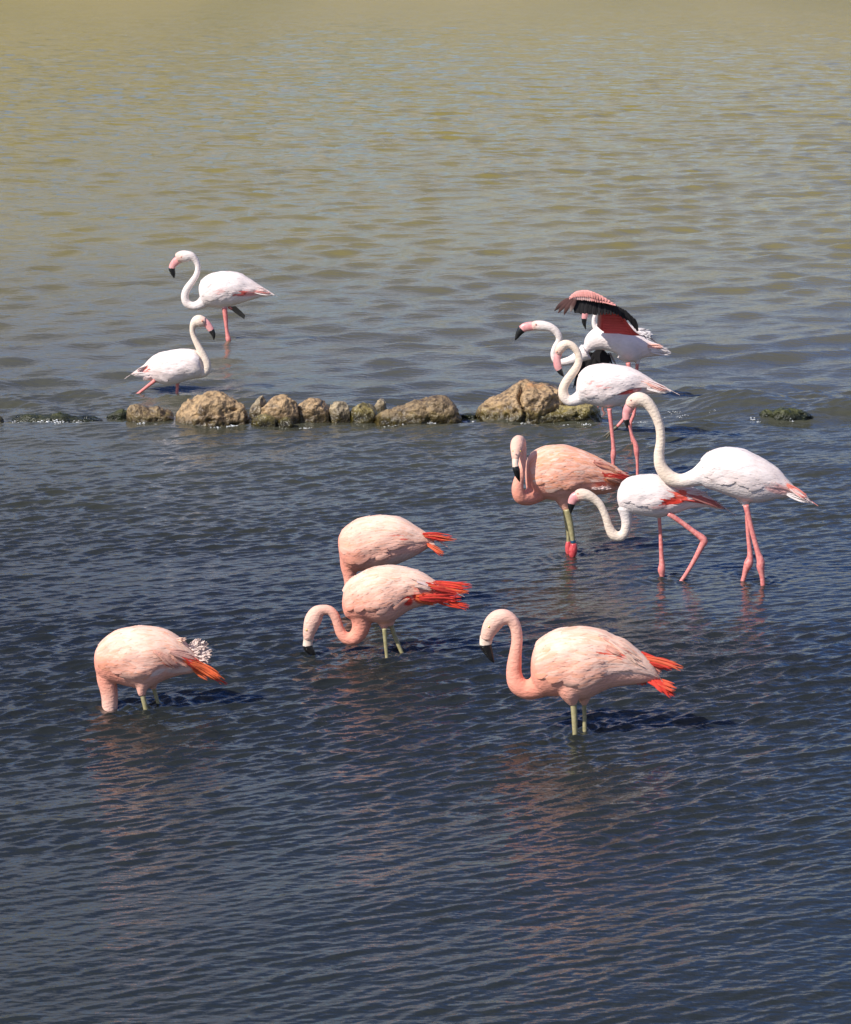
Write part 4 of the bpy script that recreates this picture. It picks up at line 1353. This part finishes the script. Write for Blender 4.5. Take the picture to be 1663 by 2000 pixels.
def rock(name, label, x0, x1, ybase, profile, mat, seed, depth=0.75, dy=0.0, rough=1.0, facets=13, cat='rock', group='rocks in a row across the water', cracks=(), z0=-0.16, lift=0.0, sub=5):
    """profile: heights (px above ybase) from left to right of the outline the rock shows."""
    rng = np.random.RandomState(seed)
    pL, pR = on_water(x0, ybase), on_water(x1, ybase)
    wdt = pR[0] - pL[0]
    ctr = (pL + pR) / 2 + np.array([0, depth * wdt * 0.46 + dy, 0])
    ppm = F_PX / ((ctr - CAM) @ Fv)
    bm = bmesh.new()
    bmesh.ops.create_icosphere(bm, subdivisions=sub, radius=1.0)
    V = np.array([v.co[:] for v in bm.verts])
    Fc = [tuple(v.index for v in f.verts) for f in bm.faces]
    bm.free()
    V = np.sign(V) * np.abs(V) ** 0.84                            # blocky rather than ball-shaped
    V /= np.abs(V).max(0)
    for _ in range(facets):                                       # broken flat faces
        d = rng.normal(size=3)
        d[2] = abs(d[2]) * 0.7
        d /= np.linalg.norm(d)
        h = rng.uniform(0.80, 1.02)
        e = V @ d - h
        V = V - np.outer(np.maximum(e, 0) * 0.92, d)
    V[:, 0] /= np.abs(V[:, 0]).max()
    V[:, 1] /= np.abs(V[:, 1]).max()
    V[:, 2] = np.where(V[:, 2] > 0, V[:, 2] / V[:, 2].max(), V[:, 2] / -V[:, 2].min())
    pr = np.interp((V[:, 0] + 1) / 2, np.linspace(0, 1, len(profile)), np.array(profile) * (0.72 if mat == 'weed' else 0.82) / ppm)
    # the crest at each x reaches the profile
    bins = np.clip(((V[:, 0] + 1) / 2 * 40).astype(int), 0, 39)
    mx = np.zeros(40)
    np.maximum.at(mx, bins, V[:, 2])
    mx = np.maximum(np.convolve(np.pad(mx, 2, 'edge'), np.ones(5) / 5, 'valid'), 0.15)
    cap = np.interp((V[:, 0] + 1) / 2 * 40 - 0.5, np.arange(40), mx)
    zz = np.where(V[:, 2] > 0, lift + np.clip(V[:, 2] / cap, 0, 1.06) * (pr - lift), V[:, 2] * -(z0 - 0) + lift * (1 + V[:, 2]))
    X = V[:, 0] * wdt / 2
    Yy = V[:, 1] * wdt / 2 * depth
    P = np.stack([X, Yy, zz], 1)
    n = np.stack([V[:, 0], V[:, 1] / depth, V[:, 2]], 1)
    n /= np.linalg.norm(n, axis=1)[:, None] + 1e-9
    big = fbm(P + seed, 6.0, 3, seed)
    pit = np.minimum(0, fbm(P * np.array([1, 1, 1.6]) + seed, 15.0, 3, seed + 5) + 0.18)
    fin = fbm(P + seed, 34.0, 2, seed + 9)
    P = P + n * ((0.018 * big + 0.026 * pit + 0.006 * fin) * rough * min(1.0, wdt / 0.45))[:, None]
    for (cx, wid, deep) in cracks:
        e = np.exp(-(((X / wdt + 0.5) - cx - 0.03 * np.sin(zz * 25)) / wid) ** 2)
        P = P - n * (e * deep * (V[:, 1] < 0.2))[:, None]
    o = mesh_obj(name, P, Fc, RM[mat], None, True)
    o.location = ctr
    tag(o, label, cat, group)
    return o


rock('seaweed_mound', 'long low mound of wet green seaweed left of the first rock', 12, 200, 826, [6, 16, 19, 14, 16, 18, 20, 17, 14, 15, 12, 5], 'weed', 31, 0.35, 0, 1.3, 4, 'seaweed', None)
rock('rock', 'dark wet rock poking out at the end of the long seaweed mound', -26, 8, 829, [14, 22, 24, 20, 10], 'mossy', 32, 0.8)
rock('seaweed_mound', 'small clump of green seaweed against the first tan rock', 207, 246, 820, [3, 10, 17, 20, 16], 'weed', 33, 0.6, 0.1, 1.2, 4, 'seaweed', None)
rock('rock', 'low brown rock dipping in the middle, between the seaweed clump and the largest tan boulder', 244, 338, 830, [38, 50, 48, 42, 37, 38, 40, 36, 28, 16], 'brown', 34, 0.7, 0, 1.1)
rock('rock', 'large pale tan pitted boulder, broadest on the left side of the gap', 337, 486, 832, [25, 48, 58, 62, 66, 72, 75, 74, 68, 60, 54, 36], 'tan', 35, 0.62, 0, 1.35, 10, sub=6)
rock('rock', 'small upright stone leaning beside the large tan boulder', 484, 520, 824, [20, 34, 42, 50, 55, 56, 40], 'grey', 36, 0.9, 0.12)
rock('rock', 'tan stone balanced on two mossy ones', 502, 582, 832, [32, 40, 50, 58, 62, 62, 58, 46], 'tan', 37, 0.65, 0.14, 1.0, 12, lift=0.06)
rock('rock', 'smooth olive algae-covered stone under the balanced stone', 490, 545, 832, [10, 20, 26, 28, 26, 20, 10], 'mossy', 38, 0.7, -0.03, 0.35, 3)
rock('rock', 'tiny brown round stone beside the smooth olive one', 540, 574, 832, [6, 14, 18, 19, 17, 8], 'mossy', 39, 0.8, 0.0, 0.35, 3)
rock('rock', 'rounded tan stone between the balanced stone and the cube-shaped one', 571, 644, 824, [26, 42, 50, 52, 50, 44, 28], 'tan', 40, 0.75, 0.02)
rock('rock', 'small cube-shaped grey stone in the middle of the row', 640, 684, 823, [32, 40, 43, 43, 42, 34], 'grey', 41, 0.8, 0.05)
rock('rock', 'low stone with olive top next to the long sloping rock', 680, 738, 821, [14, 28, 36, 38, 37, 34, 24], 'mossy', 42, 0.8, 0.0, 0.7, 8)
rock('rock', 'pebble-sized stone wedged behind the long sloping rock', 730, 756, 812, [16, 28, 33, 30, 20], 'grey', 43, 0.9, 0.15, 0.8, 8)
rock('rock', 'long rock sloping up to a dark shoulder beside the gap in the row', 731, 902, 828, [14, 26, 33, 36, 40, 46, 52, 57, 60, 58, 40, 14], 'brown', 44, 0.5, 0, 1.1, 11, cracks=((0.60, 0.04, 0.03),))
rock('seaweed_mound', 'thin strip of dark seaweed in the gap between the rocks', 894, 932, 820, [6, 9, 10, 9, 6], 'weed', 45, 0.6, 0.1, 1.2, 3, 'seaweed', None)
rock('rock', 'biggest boulder of the row, rusty orange on top, split by a dark vertical crack', 926, 1120, 826, [14, 32, 44, 52, 66, 78, 83, 84, 82, 80, 74, 62, 40], 'rust', 46, 0.6, 0.05, 1.15, 9, cracks=((0.49, 0.014, 0.10),), sub=6)
rock('rock', 'low green-and-yellow mossy ledge under the white flamingo with the S-shaped neck', 1010, 1182, 824, [10, 18, 24, 28, 34, 36, 34, 34, 32, 26, 10], 'mossy', 47, 0.4, 0.0, 1.6, 5)
rock('seaweed_mound', 'lone tuft of seaweed breaking the surface where water spills over', 1487, 1590, 820, [6, 16, 20, 23, 24, 18, 20, 22, 20, 16, 6], 'weed', 48, 0.5, 0, 1.5, 5, 'seaweed', None)

# ------------------------------------------------------------------ broken water
fm, fnt, fb = new_mat('foam')
fb.inputs['Base Color'].default_value = (0.8, 0.82, 0.82, 1)
fb.inputs['Roughness'].default_value = 0.3


def foam(spots, seed):
    rng = random.Random(seed)
    mb = MB()
    bm = bmesh.new()
    bmesh.ops.create_icosphere(bm, subdivisions=1, radius=1.0)
    V0 = np.array([v.co[:] for v in bm.verts])
    F0 = [tuple(v.index for v in f.verts) for f in bm.faces]
    bm.free()
    pts = []
    for (x, y, rx, ry, cnt, r0, up) in spots:
        cl = [(rng.uniform(0, 6.283), math.sqrt(rng.random())) for _ in range(max(3, cnt // 9))]
        for _ in range(cnt):                                      # flecks gather in small clusters
            a, q = rng.choice(cl)
            px = x + rx * q * math.cos(a) + rng.gauss(0, 0.08) * rx
            py = y + ry * q * math.sin(a) + rng.gauss(0, 0.10) * ry
            pts.append((*on_water(px, py)[:2], r0 * rng.uniform(.35, 1.4), rng.random() ** 3 * up))
    A = np.array(pts)
    h, _, _ = wave_height(A[:, :1], A[:, 1:2], np.full((len(A), 1), 0.03))
    for k, (px, py, r, up) in enumerate(pts):
        mb.add(V0 * np.array([r * rng.uniform(1, 2.8), r, r * .6]) + np.array([px, py, h[k, 0] + up]), F0)
    o = mb.build('foam', fm, colors=False)
    tag(o, 'white foam flecks on the water around the rocks', 'foam', kind='stuff')


foam([(1330, 806, 70, 8, 50, 0.0024, 0.004), (1270, 812, 60, 12, 30, 0.0022, 0.004), (415, 833, 60, 3, 40, 0.004, 0.01), (1070, 827, 90, 4, 40, 0.0035, 0.01),
      (560, 833, 70, 3, 20, 0.0035, 0.01), (110, 827, 90, 4, 60, 0.004, 0.02), (290, 832, 40, 3, 20, 0.0035, .01), (810, 830, 80, 3, 26, 0.0035, .01), (1530, 822, 60, 5, 36, 0.0035, .02), (910, 820, 25, 4, 26, 0.004, .01)], 3)
